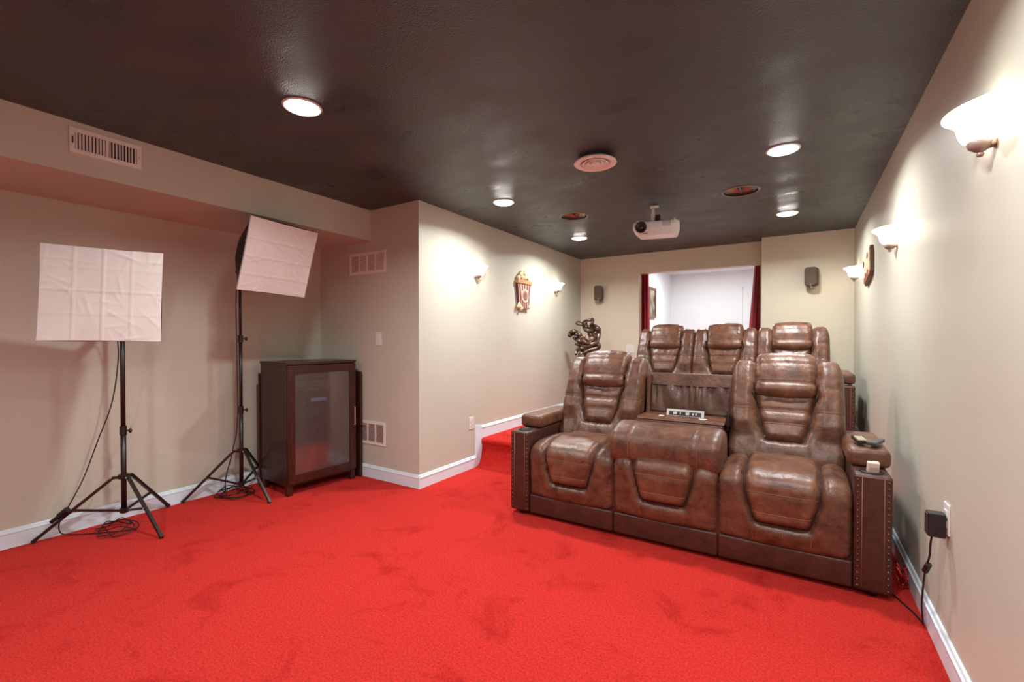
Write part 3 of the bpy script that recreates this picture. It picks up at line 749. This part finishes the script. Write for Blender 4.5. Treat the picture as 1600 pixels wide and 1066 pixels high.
n2 = Vector((0.954, 0.016, -0.30)).normalized(); k2 = 1.03; c2 = Vector((-3.12*k2, 1.852*k2, 1.2648+(1.833-1.2648)*k2))
C2 = (-3.85, 1.95); h2 = c2-n2*(D2+0.02)
softbox(c2, (-0.026, 0.999, -0.03), None, n2, 0.515, D2, 'right softbox tilted downward under the soffit, black side showing',
        [('h', 0.22, 0.0022), ('h', -0.02, 0.0030), ('h', -0.27, 0.0026)], bulge=0.5, seed=8)
light_stand(C2, [(-4.005, 1.585), (-3.433, 1.95), (-4.01, 2.265)], 0.355, 0.085, (0.69, 1.27), 1.80, 'black tripod stand beside the cabinet holding the tilted right softbox', h2)
def cable(name, pts, r, label, m=None, n=6):
    o = MB().tube(crom(pts, n), r, 6).build(name, m or M['cable'], None, True); return tag(o, label, 'cable')
zc = 0.006
cp = [(-3.60, 1.10, 1.46), (-3.80, 1.14, 1.36), (-3.845, 1.16, 1.14), (-3.86, 1.13, 0.85), (-3.91, 1.07, 0.60), (-3.93, 1.00, 0.36), (-3.935, 0.93, 0.20), (-3.93, 0.885, 0.11), (-3.97, 0.90, 0.03), (-3.95, 0.95, zc), (-3.87, 1.02, zc)]
rr = random.Random(5)
for k in range(26):
    a = k*0.75+0.8; R = 0.11+0.03*math.sin(k*1.3); cp.append((-3.80+R*1.0*math.cos(a), 1.13+R*0.8*math.sin(a), zc+0.012*(k % 5)))
cable('power_cable', cp, 0.0035, 'thin black cable hanging from the left softbox and coiled under its tripod')
cp = [(-3.72, 1.93, 1.86), (-3.865, 1.93, 1.68), (-3.878, 1.935, 1.2), (-3.875, 1.935, 0.6), (-3.90, 1.90, 0.33), (-3.93, 1.87, 0.15), (-3.93, 1.86, 0.03), (-3.90, 1.80, zc)]
for k in range(30):
    a = k*0.8; R = 0.11+0.035*math.sin(k*1.7); cp.append((-3.86+R*0.9*math.cos(a), 1.90+R*1.1*math.sin(a), zc+0.013*(k % 5)))
cable('power_cable', cp, 0.0038, 'black cable coiled on the carpet beneath the right tripod by the cabinet')
mb = MB().tube([(-3.95, 0.89, 0.145), (-3.915, 0.92, 0.185)], 0.019, 10).tube([(-3.985, 0.86, 0.11), (-3.95, 0.89, 0.145)], 0.012, 10)
tag(mb.build('cable_switch', M['cable'], None, 'auto'), 'black inline cable switch clipped to the left tripod leg', 'switch')

# ------------------------------------------------------------------ media cabinet
cab = empty('media_cabinet', (-3.455, 2.10, 0), (0, 0, math.radians(-4.5)), 'dark wood media cabinet with frosted glass door in the corner', 'cabinet')
# local: front plane x=0, body to -x ; y 0..0.62
M['shelf'] = mat('shelf_wood', (0.22, 0.12, 0.085), 0.35)
CW, CD, CH = 0.625, 0.43, 1.08
MB().box(-CD-0.01, 0.012, -0.006, CW+0.006, CH-0.022, CH, 0.003).build('top_panel', M['wood'], cab)
for y in (0, CW-0.02): MB().box(-CD, 0, y, y+0.02, 0.08, CH-0.022, 0.002).build('side_panel', M['wood'], cab)
MB().box(-CD, -0.003, 0.02, CW-0.02, 0.08, 0.10).build('bottom_panel', M['wood'], cab)
MB().box(-CD-0.004, -CD+0.006, 0.0, CW, 0.08, CH-0.022).build('rear_panel', M['wood'], cab)
for z in (0.40, 0.62, 0.84): MB().box(-CD+0.01, -0.03, 0.02, CW-0.02, z, z+0.018).build('shelf', M['shelf'], cab)
door = MB().box(0.0, 0.02, 0.004, 0.062, 0.095, CH-0.028, 0.002).box(0.0, 0.02, CW-0.062, CW-0.004, 0.095, CH-0.028, 0.002) \
    .box(0.0, 0.02, 0.062, CW-0.062, 0.095, 0.165, 0.002).box(0.0, 0.02, 0.062, CW-0.062, CH-0.092, CH-0.028, 0.002).build('door', M['wood'], cab)
MB().box(0.007, 0.011, 0.060, CW-0.060, 0.163, CH-0.090).build('glass_pane', M['glass'], door)
MB().tube([(0.024, CW-0.03, 0.50), (0.045, CW-0.03, 0.50), (0.045, CW-0.03, 0.66), (0.024, CW-0.03, 0.66)], 0.006, 8).build('handle', M['nickel'], door, 'auto')
for x in (-CD+0.02, -0.02):
    for y in (0.025, CW-0.025):
        MB().prism([(-0.022, -0.022), (0.022, -0.022), (0.022, 0.022), (-0.022, 0.022)], 0, 0.08, Matrix.Translation((x, y, 0))).build('leg', M['wood'], cab)
MB().box(-CD, 0.0, 0.0, CW, 0.076, 0.084, 0.002).build('base_rail', M['wood'], cab)
def incab(name, label, cat, fn):
    t = empty(name, (-3.455, 2.10, 0), (0, 0, math.radians(-4.5)), label, cat); fn(t); return t
def rec(t):
    MB().box(-0.38, -0.06, 0.10, 0.53, 0.638, 0.79, 0.004).build('case', mat('receiver_black', (0.12, 0.105, 0.095), 0.35), t)
    for y in (0.16, 0.47): MB().lathe([(0, 0.018), (0.022, 0.018), (0.024, 0), (0, 0)], 20, frame3((-0.06, y, 0.73), (0, 1, 0), (0, 0, 1), (1, 0, 0))).build('knob', M['nickel'], t, 'auto')
    MB().box(-0.06, -0.057, 0.24, 0.40, 0.735, 0.765).build('display', emit('rec_display', (0.25, 0.32, 0.7), 0.5), t)
    for k in range(7): MB().box(-0.06, -0.054, 0.21+0.033*k, 0.226+0.033*k, 0.665, 0.675).build('button', M['nickel'], t)
incab('av_receiver', 'black receiver with two knobs behind the frosted cabinet door', 'receiver', rec)
def box2(t):
    MB().box(-0.36, -0.08, 0.12, 0.44, 0.858, 0.915, 0.004).build('case', mat('player_silver', (0.30, 0.29, 0.28), 0.35), t)
    MB().box(-0.08, -0.077, 0.20, 0.34, 0.88, 0.892).build('disc_slot', M['black'], t)
incab('disc_player', 'grey disc player on the top shelf behind the frosted door', 'player', box2)
# folded boards behind/beside the cabinet
mb = MB().box(-4.005, -3.398, 2.775, 2.798, 0.0, 0.972, 0.003)
b1 = mb.build('leaning_board', M['wood'], None); tag(b1, 'tall dark board standing edge-on between the cabinet and the corner wall', 'board')
mb = MB().box(-3.915, -3.900, 2.125, 2.70, 0.0, 0.972, 0.003)
b1 = mb.build('leaning_board', M['wood'], None); tag(b1, 'dark board standing behind the cabinet, only its left edge showing', 'board')

# ------------------------------------------------------------------ vents, switch, outlets
def grille(name, Mt, Wd, Hh, cols, rows_, label, vertical=False, screws=True):
    """local: x right, y up, z out"""
    t = empty(name, label=label, cat='vent'); t.matrix_world = Mt
    b = 0.022; mb = MB()
    for a in ((-Wd/2, Wd/2, -Hh/2, -Hh/2+b), (-Wd/2, Wd/2, Hh/2-b, Hh/2), (-Wd/2, -Wd/2+b, -Hh/2+b, Hh/2-b), (Wd/2-b, Wd/2, -Hh/2+b, Hh/2-b)):
        mb.box(a[0], a[1], a[2], a[3], 0, 0.008)
    iw = Wd-2*b
    for k in range(1, cols): x = -Wd/2+b+iw*k/cols; mb.box(x-0.006, x+0.006, -Hh/2+b, Hh/2-b, 0, 0.008)
    mb.build('frame', M['vent'], t)
    MB().box(-Wd/2+b/2, Wd/2-b/2, -Hh/2+b/2, Hh/2-b/2, 0.0005, 0.0015).build('duct', M['dark'], t)
    for cI in range(cols):
        x0 = -Wd/2+b+iw*cI/cols+(0.006 if cI else 0); x1 = -Wd/2+b+iw*(cI+1)/cols-(0.006 if cI < cols-1 else 0)
        if vertical:
            for k in range(rows_):
                x = x0+(x1-x0)*(k+0.5)/rows_; R = Matrix.Translation((x, 0, 0.004)) @ Matrix.Rotation(0.55*(1 if cI else -1), 4, 'Y')
                MB().box(-0.0045, 0.0045, -Hh/2+b, Hh/2-b, -0.0008, 0.0008, 0, R).build('slat', M['vent'], t)
        else:
            for k in range(rows_):
                y = -Hh/2+b+(Hh-2*b)*(k+0.5)/rows_; R = Matrix.Translation((0, y, 0.004)) @ Matrix.Rotation(0.6, 4, 'X')
                MB().box(x0, x1, -0.0042, 0.0042, -0.0007, 0.0007, 0, R).build('slat', M['vent'], t)
    if screws:
        for sx in (-1, 1): MB().lathe([(0, 0.0095), (0.004, 0.009), (0.0045, 0.008)], 12, Matrix.Translation((sx*(Wd/2-b/2), 0, 0))).build('screw', M['nickel'], t)
    return t
FW = lambda x, z: frame3((x, YF, z), (1, 0, 0), (0, 0, 1), (0, -1, 0))
grille('return_vent', FW(-3.345, 1.966), 0.485, 0.197, 4, 13, 'rectangular four-column return vent high on the narrow wall under the soffit')
grille('return_vent', FW(-3.345, 0.412), 0.46, 0.21, 4, 13, 'low four-column return vent on the wall half hidden by the cabinet')
sv = grille('supply_vent', frame3((XS, 0.955, 2.338), (0, 1, 0), (0, 0, 1), (1, 0, 0)), 0.315, 0.135, 2, 9, 'white supply vent with vertical slats on the soffit face', True)
MB().box(-0.1475, -0.1435, -0.018, 0.018, 0.008, 0.016).build('lever', M['black'], sv)
def plate(name, Mt, label, cat, kind, Wd=0.074, Hh=0.118):
    t = empty(name, label=label, cat=cat); t.matrix_world = Mt
    MB().box(-Wd/2, Wd/2, -Hh/2, Hh/2, 0, 0.006, 0.0025).build('cover_plate', M['plate'], t)
    if kind == 'switch':
        MB().box(-0.017, 0.017, -0.034, 0.034, 0.006, 0.009, 0.001).build('rocker', M['plate'], t)
    elif kind == 'outlet':
        for y in (-0.02, 0.02):
            f = MB().box(-0.017, 0.017, y-0.014, y+0.014, 0.006, 0.0085, 0.003).build('socket', M['plate'], t)
            MB().box(-0.008, -0.005, y-0.004, y+0.006, 0.0085, 0.009).box(0.005, 0.008, y-0.004, y+0.006, 0.0085, 0.009).build('slots', M['dark'], f)
    return t
plate('light_switch', FW(-3.197, 1.272), 'white light switch on the narrow wall above the cabinet', 'switch', 'switch')
RW = lambda y, z: frame3((XR, y, z), (0, -1, 0), (0, 0, 1), (-1, 0, 0))
LW = lambda y, z: frame3((XA, y, z), (0, 1, 0), (0, 0, 1), (1, 0, 0))
plate('wall_outlet', LW(3.548, 0.445), 'white wall outlet on the aisle wall just before the step', 'outlet', 'outlet')
plate('wall_outlet', RW(2.40, 0.565), 'white wall outlet on the right wall with the black adapter plugged in', 'outlet', 'outlet')
plate('wall_plate', frame3((-1.965, YB, 1.135), (1, 0, 0), (0, 0, 1), (0, -1, 0)), 'white blank plate on the rear wall beside the doorway', 'switch', 'switch', 0.12, 0.118)
# power adapter + cord
t = empty('power_adapter', (XR-0.009, 2.40, 0.545), label='black power adapter plugged into the right wall outlet', cat='adapter')
MB().box(-0.052, 0.0, -0.025, 0.025, -0.055, 0.038, 0.004).build('body', M['cable'], t)
MB().box(-0.056, -0.052, -0.021, 0.021, -0.050, 0.034, 0.002).build('face_plate', mat('adapter_face', (0.05, 0.03, 0.028), 0.4), t)
fer = MB().tube([(-0.040, 0.03, -0.185), (-0.046, 0.055, -0.225)], 0.011, 10).build('ferrite_bead', M['cable'], t, 'auto')
cable('adapter_cord', [(0.456, 2.405, 0.492), (0.452, 2.41, 0.45), (0.452, 2.42, 0.40), (0.446, 2.45, 0.33), (0.448, 2.50, 0.24), (0.455, 2.56, 0.13), (0.470, 2.62, 0.03), (0.476, 2.66, 0.008), (0.46, 2.74, 0.006), (0.43, 2.82, 0.006), (0.40, 2.90, 0.006)], 0.0035, 'thin black cord from the adapter running down to the carpet behind the sofa')
# red tissue-like scrap by the wall
mb = MB(); rs = random.Random(2)
for k in range(40):
    a = Vector((0.462+rs.uniform(-.015, .013), 3.0+rs.uniform(-.04, .04), 0.004+rs.uniform(0, .07))); mb.tube([a, a+Vector((rs.uniform(-.02, .02), rs.uniform(-.03, .03), rs.uniform(.01, .04)))], 0.003, 4)
tag(mb.build('tinsel_garland', mat('red_tinsel', (0.45, 0.02, 0.02), 0.3, metal=0.4), None), 'small heap of red tinsel between the sofa arm and the right wall', 'garland')

# ------------------------------------------------------------------ ceiling vent, speakers, projector
t = empty('ceiling_diffuser', (-1.125, 2.803, H), label='round pinkish white air diffuser hanging below the dark ceiling', cat='vent')
t.location.z = H+0.022
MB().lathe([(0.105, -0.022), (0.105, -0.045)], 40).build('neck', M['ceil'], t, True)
MB().lathe([(0.11, -0.030), (0.134, -0.042), (0.138, -0.050), (0.128, -0.056), (0.098, -0.052), (0.094, -0.040), (0.0, -0.036)], 48).build('outer_ring', mat('diffuser_pink', (0.82, 0.74, 0.72), 0.45), t, True)
for r in (0.076, 0.052): MB().lathe([(r-0.016, -0.040), (r, -0.044), (r+0.010, -0.054), (r+0.006, -0.058), (r-0.006, -0.052), (r-0.016, -0.046)], 40).build('inner_ring', M['vent'], t, True)
MB().lathe([(0, -0.062), (0.014, -0.060), (0.030, -0.052), (0.026, -0.044), (0, -0.044)], 28).build('centre_cone', M['vent'], t, True)
MB().box(-0.003, 0.003, -0.09, 0.09, -0.050, -0.045).build('crossbar', M['vent'], t)
def cspk(x, y, label):
    t = empty('ceiling_speaker', (x, y, H), label=label, cat='speaker', group='round ceiling speakers')
    MB().lathe([(0.122, -0.001), (0.124, -0.006), (0.134, -0.005), (0.140, 0.0)], 48).build('trim_ring', mat('speaker_trim', (0.20, 0.17, 0.15), 0.4), t, True)
    MB().lathe([(0.1215, -0.002), (0.1215, 0.10), (0, 0.10)], 48).build('basket', M['dark'], t, True)
    MB().lathe([(0.121, 0.010), (0.110, 0.004), (0.100, 0.006), (0.092, 0.014)], 48).build('surround', M['black'], t, True)
    MB().lathe([(0.094, 0.014), (0.060, 0.034), (0.030, 0.052)], 48).build('cone', M['copper'], t, True)
    MB().lathe([(0.0, 0.012), (0.016, 0.014), (0.026, 0.024), (0.032, 0.055)], 32).build('tweeter', M['black'], t, True)
    MB().box(-0.005, 0.005, -0.118, 0.118, 0.008, 0.014).build('bridge', M['black'], t)
cspk(*SPK[0], 'round ceiling speaker with copper cone, right of the projector')
cspk(*SPK[1], 'round ceiling speaker with copper cone, left of the projector')
# projector hanging upside down
pj = empty('projector', (-1.075, 4.06, H-0.05), (math.radians(3), 0, math.radians(12)), 'white projector hanging from the dark ceiling with black lens at its left', 'projector')
MB().box(-0.035, 0.035, -0.03, 0.03, 0.036, 0.0495, 0.003).box(-0.022, 0.0, -0.012, 0.012, -0.02, 0.04, 0.002).box(-0.026, 0.004, -0.016, 0.016, -0.085, -0.01, 0.004).build('ceiling_mount', M['plate'], pj)
MB().box(0.006, 0.050, -0.02, 0.03, -0.075, -0.03, 0.004).tube([(0.03, 0, -0.03), (0.03, 0, -0.10)], 0.009, 10).box(-0.10, 0.10, -0.05, 0.10, -0.100, -0.090, 0.002).build('bracket', M['black'], pj)
pw = mat('projector_white', (0.76, 0.84, 0.86), 0.35)
Mz = Matrix.Translation((0.015, 0, 0))
b = bmesh.new()
def ring(z, pts): return [b.verts.new((x+0.015, y, z)) for x, y in pts]
top_ = [(-0.185, -0.10), (-0.175, -0.12), (0.155, -0.12), (0.190, -0.085), (0.190, 0.13), (-0.185, 0.13)]
mid_ = [(-0.190, -0.10), (-0.178, -0.128), (0.150, -0.128), (0.194, -0.085), (0.194, 0.13), (-0.190, 0.13)]
bot_ = [(-0.135, -0.085), (-0.120, -0.108), (0.120, -0.108), (0.172, -0.070), (0.172, 0.12), (-0.135, 0.12)]
R3 = [ring(-0.103, top_), ring(-0.115, mid_), ring(-0.165, mid_), ring(-0.218, bot_)]
for A, B in zip(R3, R3[1:]):
    for k in range(6): b.faces.new([A[k], A[(k+1) % 6], B[(k+1) % 6], B[k]])
b.faces.new(R3[0]); b.faces.new(R3[-1][::-1])
bmesh.ops.bevel(b, geom=b.edges[:], offset=0.006, segments=2, affect='EDGES')
mb = MB(); mb.merge(b); mb.build('body', pw, pj, 'auto')
Ml = frame3((-0.105, -0.128, -0.150), (1, 0, 0), (0, 0, 1), (0, -1, 0))
MB().lathe([(0.046, -0.01), (0.048, 0.010), (0.042, 0.016), (0.036, 0.006), (0.028, 0.002), (0.0, -0.002)], 32, Ml).build('lens_barrel', M['black'], pj, True)
MB().lathe([(0.018, 0.004), (0.010, 0.010), (0, 0.012)], 24, Ml).build('lens_glass', mat('lens_glass', (0.03, 0.03, 0.04), 0.05, spec=1.0), pj, True)
gmb = MB()
for i in range(6):
    for j in range(5): gmb.box(0.070+i*0.012, 0.078+i*0.012, -0.1295, -0.127, -0.150+j*0.009, -0.145+j*0.009)
gmb.build('front_grille', mat('grille_grey', (0.35, 0.34, 0.34), 0.5), pj)
MB().box(-0.09, -0.05, -0.1295, -0.127, -0.205, -0.200).build('sensor_slot', M['black'], pj)
for x in (-0.15, 0.15): MB().tube([(x+0.015, -0.09, -0.105), (x+0.015, -0.09, -0.085)], 0.010, 10).build('screw_foot', M['plate'], pj, 'auto')

# ------------------------------------------------------------------ wall speakers
def wspk(loc, rz, label):
    t = empty('wall_speaker', loc, (0, 0, rz), label, 'speaker', 'small brown wall speakers')
    MB().prism(rrect(-0.058, 0.058, -0.10, 0.10, 0.025), 0.04, 0.135, frame3((0, 0, 0), (1, 0, 0), (0, 0, 1), (0, -1, 0)), 0.010).build('cabinet_shell', M['spk'], t, 'auto')
    MB().prism(rrect(-0.052, 0.052, -0.094, 0.094, 0.022), 0.134, 0.142, frame3((0, 0, 0), (1, 0, 0), (0, 0, 1), (0, -1, 0)), 0.003).build('grille', mat('speaker_grille', (0.10, 0.065, 0.045), 0.8, bump=0.5, bscale=700), t, 'auto')
    MB().box(-0.02, 0.02, -0.05, 0, -0.125, -0.05, 0.004).tube([(0, -0.03, -0.115), (0.0, -0.09, -0.115), (0.0, -0.09, -0.09)], 0.009, 8).build('bracket', M['nickel'], t)
    MB().tube([(0.0, -0.138, -0.105), (0.0, -0.143, -0.080)], 0.006, 8).build('badge', M['nickel'], t)
wspk((-2.435, YB, 1.925), math.radians(22), 'small brown wall speaker on the rear wall left of the doorway')
wspk((0.14, YP, 1.945), math.radians(-12), 'small brown wall speaker on the rear wall right of the doorway')

# ------------------------------------------------------------------ curtains, far picture
def curtain(x0, x1, x0b, x1b, y, z0, z1, label, nf):
    rows = []
    for i in range(30):
        v = i/29; z = z1+(z0-z1)*v; a = x0+(x0b-x0)*v; b_ = x1+(x1b-x1)*v; row = []
        for j in range(nf*10+1):
            u = j/(nf*10); row.append((a+(b_-a)*u, y+0.028*math.sin(u*nf*2*PI+0.6*math.sin(v*3)), z))
        rows.append(row)
    o = MB().grid(rows).build('curtain', M['red_curtain'], None, True)
    sm = o.modifiers.new('thick', 'SOLIDIFY'); sm.thickness = 0.003
    tag(o, label, 'curtain', 'red doorway curtains')
curtain(-1.93, -1.765, -1.93, -1.725, YB+T+0.06, PLAT+0.02, 2.25, 'red curtain gathered at the left side of the doorway', 4)
curtain(-0.455, -0.36, -0.60, -0.36, YB+T+0.06, PLAT+0.02, 2.25, 'red curtain slanting at the right side of the doorway', 4)
tag(MB().tube([(-2.0, YB+T+0.06, 2.265), (-0.2, YB+T+0.06, 2.265)], 0.012, 10).build('curtain_rod', M['nickel'], None, True), 'metal rod above the doorway carrying the red curtains', 'rod')
t = empty('framed_picture', (-1.95, 7.2, 1.84), label='small framed picture on the white wall beyond the doorway', cat='picture')
mb = MB()
for a in ((-0.19, 0.19, -0.24, -0.205), (-0.19, 0.19, 0.205, 0.24), (-0.19, -0.155, -0.205, 0.205), (0.155, 0.19, -0.205, 0.205)): mb.box(0, 0.03, a[0], a[1], a[2], a[3], 0.006)
mb.build('frame', mat('brown_frame', (0.14, 0.085, 0.05), 0.4), t)
MB().box(0.002, 0.012, -0.16, 0.16, -0.21, 0.21).build('print', mat('picture_print', (0.35, 0.28, 0.20), 0.5, col2=(0.05, 0.035, 0.03), vscale=9), t)

# ------------------------------------------------------------------ popcorn sign (aisle wall) ; local x right(+y world), y up, z out
ps = empty('popcorn_sign', label='popcorn bucket wall sign with red stripes between the two aisle sconces', cat='wall sign'); ps.matrix_world = frame3((XA, 4.52, 1.815), (0, 1, 0), (0, 0, 1), (1, 0, 0))
cream = mat('sign_cream', (0.72, 0.55, 0.42), 0.6); rd = mat('sign_red', (0.20, 0.035, 0.04), 0.6); tan = mat('sign_tan', (0.45, 0.25, 0.11), 0.6)
edge_m = mat('sign_edge', (0.10, 0.03, 0.025), 0.6)
MB().prism([(-0.115, -0.19), (0.115, -0.19), (0.155, 0.10), (-0.155, 0.10)], 0, 0.030).build('backing', edge_m, ps)
MB().prism([(-0.105, -0.19), (0.105, -0.19), (0.145, 0.10), (-0.145, 0.10)], 0.030, 0.034).build('bucket', cream, ps)
for k in range(5):
    u0 = -1+2*(k+0.22)/5; u1 = -1+2*(k+0.72)/5
    MB().prism([(u0*0.10, -0.188), (u1*0.10, -0.188), (u1*0.142, 0.098), (u0*0.142, 0.098)], 0.034, 0.037).build('stripe', rd, ps)
MB().box(-0.16, 0.16, 0.09, 0.135, 0.0, 0.045, 0.006).build('rim', tan, ps)
circ = lambda r, n=32: [(r*math.cos(2*PI*k/n), r*math.sin(2*PI*k/n)-0.045) for k in range(n)]
MB().prism(circ(0.078), 0.034, 0.041).build('emblem_ring', cream, ps)
MB().prism(circ(0.058), 0.041, 0.043).build('emblem', mat('emblem_brown', (0.32, 0.17, 0.13), 0.6), ps)
MB().box(-0.02, 0.022, -0.085, -0.078, 0.043, 0.046).box(-0.028, -0.020, -0.07, -0.02, 0.043, 0.046).box(0.0, 0.012, -0.06, -0.01, 0.043, 0.046).build('emblem_mark', rd, ps)
rs = random.Random(11)
for x, y, r in [(-0.12, 0.155, .035), (-0.07, 0.175, .04), (-0.02, 0.165, .035), (0.03, 0.18, .038), (0.08, 0.165, .036), (0.125, 0.150, .03), (-0.05, 0.215, .032), (0.01, 0.222, .034), (0.06, 0.21, .03)]:
    mb = MB()
    for k in range(4): mb.sphere((x+rs.uniform(-.4, .4)*r, y+rs.uniform(-.4, .4)*r, 0.022+rs.uniform(0, .006)), r*0.7, (1, 1, 0.6), 10, 7)
    mb.build('popcorn_puff', mat('puff', (0.78, 0.62, 0.38), 0.7) if 'puff' not in bpy.data.materials else bpy.data.materials['puff'], ps, True)
for x, y, r in [(-0.125, -0.165, .035), (-0.075, -0.19, .032), (0.105, -0.18, .030)]:
    mb = MB()
    for k in range(3): mb.sphere((x+rs.uniform(-.4, .4)*r, y+rs.uniform(-.4, .4)*r, 0.03), r*0.75, (1, 1, 0.6), 10, 7)
    mb.build('popcorn_puff', bpy.data.materials['puff'], ps, True)
# right wall sign : wooden plaque
rsn = empty('wooden_plaque', label='angular wooden wall plaque with dark marks between two right wall sconces', cat='wall sign'); rsn.matrix_world = frame3((XR, 4.68, 1.87), (0, -1, 0), (0, 0, 1), (-1, 0, 0))
poly = [(-0.22, 0.09), (-0.17, -0.06), (-0.20, -0.165), (0.02, -0.13), (0.20, -0.06), (0.22, 0.05), (0.20, 0.11), (0.08, 0.165), (0.04, 0.14), (-0.10, 0.11)]
poly = [(-0.235, 0.07), (-0.235, -0.13), (-0.19, -0.175), (0.14, -0.115), (0.20, -0.075), (0.20, 0.105), (0.16, 0.155), (0.13, 0.165), (0.10, 0.13), (-0.18, 0.10)]
poly = [(x*0.9, y*0.88) for x, y in poly]
plk = mat('plaque_wood', (0.62, 0.42, 0.27), 0.55, var=0.3, vscale=18, stretch=(1, 4, 1))
MB().prism(poly, 0.0, 0.024, None, 0.003).build('board', mat('plaque_edge', (0.13, 0.07, 0.035), 0.5), rsn)
MB().prism([(x*0.92, y*0.90) for x, y in poly], 0.024, 0.029, None, 0.002).build('face', plk, rsn)
for x, y in ((0.03, 0.075), (-0.19, 0.03)): MB().prism([(x+0.026*math.cos(a), y+0.026*math.sin(a)) for a in [k*PI/4 for k in range(8)]], 0.029, 0.033).build('dark_mark', edge_m, rsn)
for k, (x, h_) in enumerate(((-0.15, .05), (-0.09, .075), (-0.03, .06), (0.03, .09), (0.09, .055))): MB().box(x-0.012, x+0.012, -0.115+x*0.15, -0.115+h_+x*0.15, 0.029, 0.032).build('red_mark', mat('mark_red', (0.30, 0.06, 0.04), 0.6) if k == 0 else bpy.data.materials['mark_red'], rsn)

# ------------------------------------------------------------------ bronze sculpture in the rear corner
sx, sy = -2.40, 5.62
st = empty('ribbon_sculpture', (sx, sy, PLAT), label='dark bronze sculpture of curling ribbons on a pedestal in the rear corner', cat='sculpture')
MB().lathe([(0, 0), (0.14, 0), (0.14, 0.03), (0.06, 0.06), (0.045, 0.5), (0.05, 0.66), (0.11, 0.70), (0.11, 0.73), (0, 0.73)], 28).build('pedestal', M['bronze'], st, 'auto')
yw = 0.5629; rv = Vector((math.cos(yw), math.sin(yw), 0)); fv = Vector((-math.sin(yw), math.cos(yw), 0))
def sp(zx, zy, d=0.0):
    u = zx/11.84+870; v = zy/11.84+480
    return rv*((u-913.3)/117.4)+Vector((0, 0, 1.3+(526.5-v)/117.4-PLAT))+fv*d
def ribbon(pts, r0, dd, closed=False, flat=1.6):
    Q = [sp(x, y, d) for (x, y), d in zip(pts, dd)]
    C_ = [Vector(p) for p in crom([tuple(q) for q in Q], 6, closed)]
    L = len(C_); rr_ = [1.25*r0*(0.55+0.45*math.sin(PI*min(1, (i+1.5)/(L+1)))) for i in range(L)] if not closed else [r0]*L
    return MB().tube(C_, rr_, 10, closed=closed).build('ribbon', M['bronze'], st, True)
TH = 1.25
z5 = [0, .03, -.03, .02, -.02, .03, 0, -.03, .02, 0, .02]
ribbon([(225, 535), (255, 480), (310, 452), (370, 475), (430, 530), (400, 600), (450, 660)], 0.026, z5)
ribbon([(240, 545), (300, 500), (360, 510), (410, 560)], 0.018, z5)
ribbon([(355, 290), (390, 268), (450, 285), (500, 325), (440, 335), (385, 318)], 0.012, z5, True)
ribbon([(490, 270), (540, 252), (600, 245), (668, 228), (655, 300), (635, 370)], 0.017, z5)
ribbon([(545, 265), (560, 330), (590, 370), (620, 350), (640, 280)], 0.013, z5)
ribbon([(505, 300), (515, 390), (575, 440), (690, 415), (755, 395), (785, 460), (772, 560), (740, 670)], 0.026, z5)
ribbon([(530, 380), (600, 400), (690, 350), (750, 370), (775, 430), (745, 500), (750, 600)], 0.020, [.03]*7)
ribbon([(600, 440), (620, 500), (650, 560), (610, 600)], 0.026, [.04]*4)
ribbon([(660, 440), (690, 520), (700, 600), (690, 680)], 0.024, [.02]*4)
ribbon([(430, 570), (480, 560), (540, 610), (590, 640), (560, 680), (490, 650), (440, 610)], 0.015, [-.03]*7, True)
ribbon([(310, 570), (360, 590), (420, 640), (470, 690)], 0.022, z5)
ribbon([(340, 660), (400, 690), (480, 715), (560, 720), (650, 690), (720, 675), (770, 710), (745, 760), (640, 790), (540, 830), (450, 890)], 0.030, [0]*11)
ribbon([(350, 880), (375, 810), (450, 760), (510, 790), (440, 880), (400, 930)], 0.022, z5)
ribbon([(420, 780), (520, 790), (620, 760), (720, 740)], 0.03, [.03]*4)
ribbon([(430, 840), (470, 920), (520, 1000), (540, 1080)], 0.04, [.0]*4)
ribbon([(600, 800), (580, 900), (550, 1000), (545, 1090)], 0.04, [.02]*4)
mb = MB()
for x, y, r in ((500, 545, .028), (640, 590, .034), (590, 660, .026), (520, 640, .022), (470, 590, .02)): mb.sphere(sp(x, y, -0.02), r, (1, 0.8, 1), 12, 8)
mb.build('rosette', mat('bronze_light', (0.34, 0.22, 0.14), 0.35, metal=0.4), st, True)
MB().tube([sp(545, 1075), Vector((0, 0, 0.72))], [0.06, 0.08], 14).build('stem', M['bronze'], st, True)
